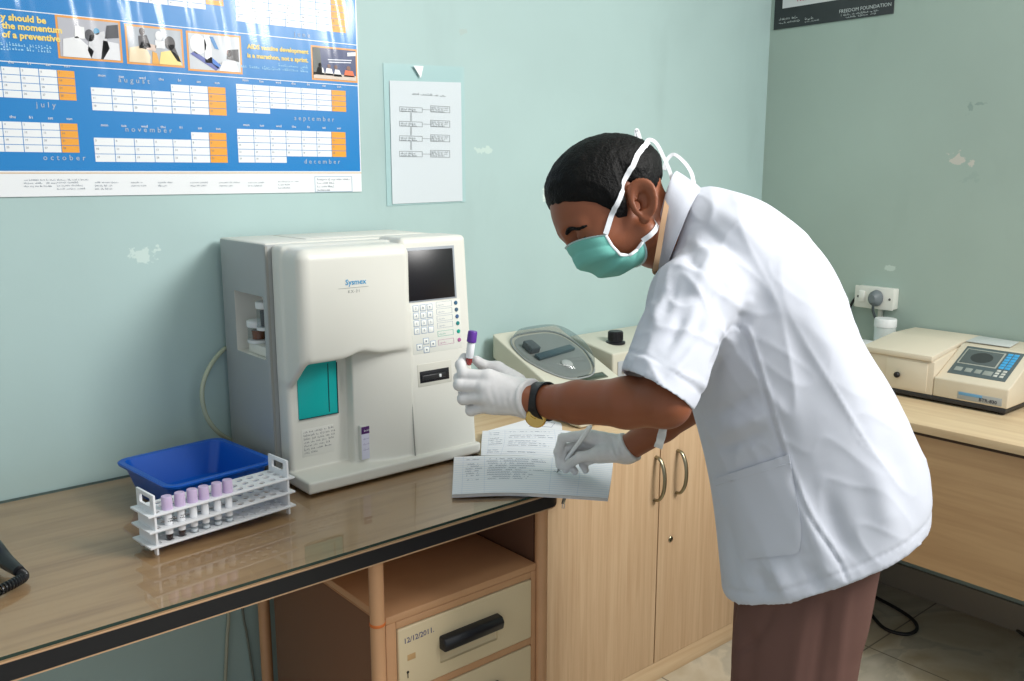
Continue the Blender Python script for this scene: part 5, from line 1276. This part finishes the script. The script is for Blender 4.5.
for line, amp, wd in FOLDS:
    L_ = [tuple(p) for p in np.array(smooth_path([(x, y, 0) for x, y in line], 6))[:, :2]]
    d = seg_dist(pu, pv, L_); e0 = np.hypot(pu - line[0][0], pv - line[0][1]); e1 = np.hypot(pu - line[-1][0], pv - line[-1][1]); ln_ = math.hypot(line[0][0] - line[-1][0], line[0][1] - line[-1][1])
    endf = np.clip(np.minimum(e0, e1) / (ln_ * .35), .12, 1) if wd > 3 else 1
    disp += 1.35 * amp * np.exp(-(d / wd) ** 2) * endf * facing
def ridged(P, s, seed, k=3.0): return (1 - np.abs(vnoise(P, s, seed)) * 1.6).clip(0, 1) ** k
wS = np.exp(-(np.clip(sleeve_field(Vt), 0, 1) / .02) ** 2)
disp += .0022 * vnoise(Vt * V(1, 1, .8), 22, 11) + .0007 * vnoise(Vt, 60, 12)
Qr = np.stack([Vt @ unit(FT * .6 + V(0, 0, .8)) * .55, Vt @ LT * .8, Vt @ unit(FT * .8 - V(0, 0, .6)) * 1.5], 1)
disp += facing * ((ridged(Qr, 26, 31, 5) - .35) * (.0030 + .0022 * wS) + (ridged(Qr, 52, 33, 4) - .35) * (.0012 + .0016 * wS))
# hem and cuff stitching
hp = (Vt - h1) @ HN; sp_ = (Vt - c1) @ SLn
disp += np.where((hp < -.004) & (ln(Vt - HIP) < .6), -.0016 * np.exp(-((hp + .022) / .0028) ** 2), 0)
onS = (sleeve_field(Vt) < .012) & (sleeve_field(Vt) > -.004)
disp += np.where(onS, -.0020 * np.exp(-((sp_ + .030) / .0030) ** 2), 0)
Vt = Vt + nv * disp[:, None]
edge = ((np.abs(hp) < .007) & (ln(Vt - HIP) < .6)) | ((np.abs(sp_) < .007) & (sleeve_field(Vt) < .02))
for _ in range(4): Vt = np.where(edge[:, None], relax(Vt, Q, 1, .5), Vt)
coat = mesh_np('lab_coat', Vt, Q, Mcoat, man)
from mathutils.bvhtree import BVHTree
bvh = BVHTree.FromPolygons(Vt.tolist(), Q.tolist())
def on_coat(u, v, off=0.0):
    d = Vector(unit(ray(u, v))); h = bvh.ray_cast(Vector(CAM), d)
    if h[0] is None: return W(u, v, 1.4)
    return np.array(h[0] - d * off)
# patch pocket on the near side
pq = [(713, 479), (789, 454.5), (812, 535), (794, 556), (747, 559)]
def pocket_uv(s, t):
    l = np.array(pq[0]) * (1 - t) + np.array(pq[4]) * t; r_ = np.array(pq[1]) * (1 - t) + np.array((806, 553)) * t
    p = l * (1 - s) + r_ * s
    if s > .8 and t > .72: p = p + (np.array((792, 548)) - p) * min(.55, (s - .8) * (t - .72) * 9)
    return p
n_ = 26; G = np.array([[on_coat(*pocket_uv(j / (n_ - 1), i / (n_ - 1)), .0032 - .0020 * (i > n_ - 2 or j in (0, n_ - 1))) for j in range(n_)] for i in range(n_)])
for _ in range(6): G[1:-1, 1:-1] = (G[1:-1, 1:-1] * 2 + G[:-2, 1:-1] + G[2:, 1:-1] + G[1:-1, :-2] + G[1:-1, 2:]) / 6
pk = sheet('pocket', G, Mcoat, coat, .0022)
bm = new(); tube(bm, [on_coat(*pocket_uv(j / 24, .085), .0042) for j in range(25)], .0007, 5); build('pocket_stitch', bm, mat('thread shade', (196, 198, 206), .8), pk)
# collar: stand and fall, open at the throat
def ring_pt(f, b, rl, d, a, lift=0.0):
    s = .30 * math.hypot(f[0] - b[0], f[1] - b[1]) * d / FPX * .5 * .5
    F_, B_ = W(*f, d + s), W(*b, d - s); C = (F_ + B_) / 2; A = (F_ - B_) / 2; Au = unit(A); Lu = unit(LT - (LT @ Au) * Au)
    c_, s_ = math.cos(a), math.sin(a); ex = .82
    return C + A * math.copysign(abs(c_) ** ex, c_) + Lu * rl * math.copysign(abs(s_) ** ex, s_)
rings = [((667, 280), (703, 191), .1010), ((662, 276), (694, 183), .0965), ((656, 271), (680, 173.5), .0860), ((655, 267), (678, 173), .0800), ((659, 263), (682, 182), .0770)]
rows_c = []
for (f, b, rl) in rings:
    rows_c.append([ring_pt(f, b, rl, 1.53, a) for a in np.linspace(math.radians(9), math.radians(351), 60)])
Gc = np.array([smooth_path([rows_c[i][j] for i in range(len(rings))], 4) for j in range(60)])
cl_ = sheet('collar', Gc, Mcoat, coat, .0022)
# tan shirt collar edge inside it
bm = new(); P3 = smooth_path([W(*p) for p in ((678, 178, 1.535), (670, 190, 1.468), (664.5, 215, 1.436), (660, 242, 1.434), (656, 265, 1.440), (654.5, 272, 1.475), (655, 264, 1.57))], 8)
ribbon(bm, P3, [-FW for _ in P3], .0085, .0016); build('shirt_collar', bm, mat('tan shirt', (176, 142, 110), .8), man)

# ---- trousers
Mtro = mat('brown trousers', (108, 80, 73), .8, spec=.12, bump=.15, bscale=900, var=.05, vscale=6)
def trouser_field(P):
    d = None
    for (h, k, ft) in ((HIPn, KNn, footn), (HIPf, KNf, footf)):
        q = (P - ft); fx = q @ FT; lx = q @ LT; z = P[:, 2]
        rr = np.interp(z, [.02, .47, .66, .9], [.092, .098, .106, .098]); rl = np.interp(z, [.02, .47, .58, .66, .75, .9], [.082, .090, .088, .080, .072, .066]); cx_ = np.interp(z, [.02, .47, .62, .70, .9], [-.012, .002, -.004, -.015, -.04])
        e = (np.sqrt(((fx - cx_) / rr) ** 2 + (lx / rl) ** 2) - 1) * rl * .95
        e = np.maximum(e, np.maximum(.022 - z, z - .80)); d = e if d is None else smin(d, e, .03)
    return d
loT = np.minimum(footn, footf) - V(.25, .25, 0); hiT = np.maximum(footn, footf) + V(.25, .25, .9); loT[2] = 0
Vt, Q = iso_arrays(trouser_field, loT, hiT, .0065, margin=2.6)
Vt = relax(Vt, Q, 1); nv = normals(Vt, Q); pu, pv, pz = project(Vt); fc = np.clip(-(nv @ FW) * 2 + .1, 0, 1); disp = .003 * vnoise(Vt * V(1, 1, .5), 16, 21)
for line, amp, wd in (([(735, 615), (752, 640), (748, 681)], -.004, 7), ([(808, 606), (800, 640), (792, 690)], .005, 7), ([(826, 604), (822, 640), (815, 690)], -.005, 6), ([(848, 590), (842, 630), (836, 690)], .004, 6), ([(772, 612), (760, 635), (734, 655)], -.0045, 5), ([(728, 640), (738, 664), (730, 690)], .005, 6)):
    disp += amp * np.exp(-(seg_dist(pu, pv, line) / wd) ** 2) * fc
mesh_np('trousers', Vt + nv * disp[:, None], Q, Mtro, man)
Mshoe = mat('black leather', (24, 22, 22), .35)
for ft in (footn, footf):
    a = V(ft[0], ft[1], .040) - FT * .065; b = V(ft[0], ft[1], .032) + FT * .165
    Vs, Qs = iso_arrays(lambda P: np.maximum(smin(d_cap(P, a, b, .044, .040), d_cap(P, V(ft[0], ft[1], .09) - FT * .02, V(ft[0], ft[1], .05) + FT * .04, .046, .042), .03), .002 - P[:, 2]), np.minimum(a, b) - V(.08, .08, .05), np.maximum(a, b) + V(.08, .08, .12), .006)
    mesh_np('shoe', Vs, Qs, Mshoe, man)

# ---- gloves
Mglove = mat('latex glove', (214, 212, 212), .42, spec=.45, var=.05, vscale=60)
def glove(name, fin, wr, el, rw, cuff, label):
    ax_ = unit(el - wr); end = wr + ax_ * cuff
    def F(P):
        d = hand_field(P, fin, wr, .0235); d = smin(d, d_cap(P, wr, wr + ax_ * .08, rw, rw + .004), .010)
        return np.maximum(d, (P - end) @ ax_)
    pts = np.array([W(*p) for v_ in fin.values() for p in v_[0]] + [end]); Vg, Qg = iso_arrays(F, pts.min(0) - .045, pts.max(0) + .045, .0022, margin=2.4)
    nv = normals(Vg, Qg); t = (Vg - wr) @ ax_
    wv = np.clip((t + .045) / .03, 0, 1)
    dsp = wv * (.0008 * np.sin(t * 620 + 7 * vnoise(Vg, 45, 2)) * np.clip(.2 + 1.0 * vnoise(Vg, 60, 4), 0, 1)) + .0006 * vnoise(Vg, 150, 6)
    dsp += np.where(t > cuff - .004, .0016, 0)
    return mesh_np(name, Vg + nv * dsp[:, None], Qg, Mglove, man)
glove('glove', FIN_L, W(529, 399, 1.452), ELn, .0295, .006, '')
gr = glove('glove', FIN_R, WRf, ELf, .0290, .010, '')
# strip of torn glove film hanging from the forearm
p_ = smooth_path([W(663, 418, 1.30), W(663, 428, 1.30), W(661, 438, 1.302), W(658, 448, 1.305)], 6); bm = new(); ribbon(bm, p_, [-FW + .3 * RT * math.sin(i) for i in range(len(p_))], .0125, .0003); build('tape_strip', bm, mat('translucent strip', (206, 206, 202), .4, alpha=.75), man)

# ---- wristwatch
Mstr = mat('black watch strap', (24, 24, 26), .4); Mgold = mat('gold watch case', (214, 176, 96), .2, metal=1); Mdial = mat('gold dial', (222, 192, 120), .35, metal=.6)
wax = unit(ELn - WRn); wc = W(541, 401.5, 1.45) + wax * .002; e1 = unit(UPV - (UPV @ wax) * wax); e2 = np.cross(wax, e1); e2 = e2 if e2 @ FW < 0 else -e2
wr_ = thing  # (kept local)
rr = .0308; pts = [wc + (e1 * math.cos(a) + e2 * math.sin(a)) * rr for a in np.linspace(0, 2 * PI, 49)]
bm = new(); ribbon(bm, pts, [p - wc for p in pts], .0270, .0012); wt = build('wristwatch', bm, Mstr, man)
dn = unit(-e1 * .86 + e2 * .55); Mx = Matrix.Translation(Vector(wc + dn * .0290)) @ Vector((0, 0, 1)).rotation_difference(Vector(unit(dn * .75 - FW * .6 + UPV * .25))).to_matrix().to_4x4()
bm = new(); lathe(bm, [(.0150, -.003), (.0172, -.001), (.0176, .003), (.0160, .0052), (.0148, .0055)], 30, Mx); build('watch_case', bm, Mgold, wt)
bm = new(); lathe(bm, [(.0146, .0050), (.0146, .0060)], 28, Mx); dl = build('dial', bm, Mdial, wt)
bm = new(); box(bm, (-.0006, 0, .0061), (.0006, .009, .0066), 0, M=Mx); box(bm, (0, -.0006, .0061), (.0065, .0006, .0066), 0, M=Mx); build('hands', bm, Mgold, dl)
bm = new(); lathe(bm, [(.0022, 0), (.0022, .003)], 10, Mx @ Matrix.Translation((.0175, 0, .0015)) @ Matrix.Rotation(PI / 2, 4, 'Y')); build('crown', bm, Mgold, wt)
place_parts(man)
# ================================================================ camera and light
cam = bpy.data.cameras.new('camera'); co = bpy.data.objects.new('camera', cam); COL.objects.link(co)
cam.sensor_width = 36; cam.sensor_fit = 'HORIZONTAL'; cam.lens = FPX / 1024 * 36; cam.clip_start = .02
co.location = CAM.tolist(); co.rotation_euler = (PI / 2 - PITCH, 0, -YAW); S.camera = co
def area(name, loc, target, sx, sy, power, col=(1, 1, 1)):
    l = bpy.data.lights.new(name, 'AREA'); l.shape = 'RECTANGLE'; l.size = sx; l.size_y = sy; l.energy = power; l.color = col
    o = bpy.data.objects.new(name, l); COL.objects.link(o); o.location = loc
    o.rotation_euler = (Vector(target) - Vector(loc)).to_track_quat('-Z', 'Y').to_euler(); return o
w = bpy.data.worlds.new('world'); S.world = w; w.use_nodes = True
bg = w.node_tree.nodes['Background']; bg.inputs[0].default_value = (.84, .93, 1, 1); bg.inputs[1].default_value = WORLD
area('flash_bounce', KEY, (.5, 1.9, 1.0), 1.0, 1.0, KEYW, (1, .985, .96))
bpy.data.lights['flash_bounce'].spread = math.radians(125)
area('overhead_fill', (1.2, .2, 2.82), (1.2, .2, 0), 1.6, .5, FILLW, (1, .98, .95))  # added fill from above, no visible fitting belongs to it
S.view_settings.view_transform = 'Standard'; S.view_settings.look = 'None'; S.view_settings.gamma = 1; S.view_settings.use_curve_mapping = False
S.view_settings.exposure = EXPO
S.cycles.use_denoising = True; S.cycles.max_bounces = 8; S.cycles.transparent_max_bounces = 16; S.cycles.caustics_reflective = False; S.cycles.caustics_refractive = False
S.cycles.sample_clamp_indirect = 4.0
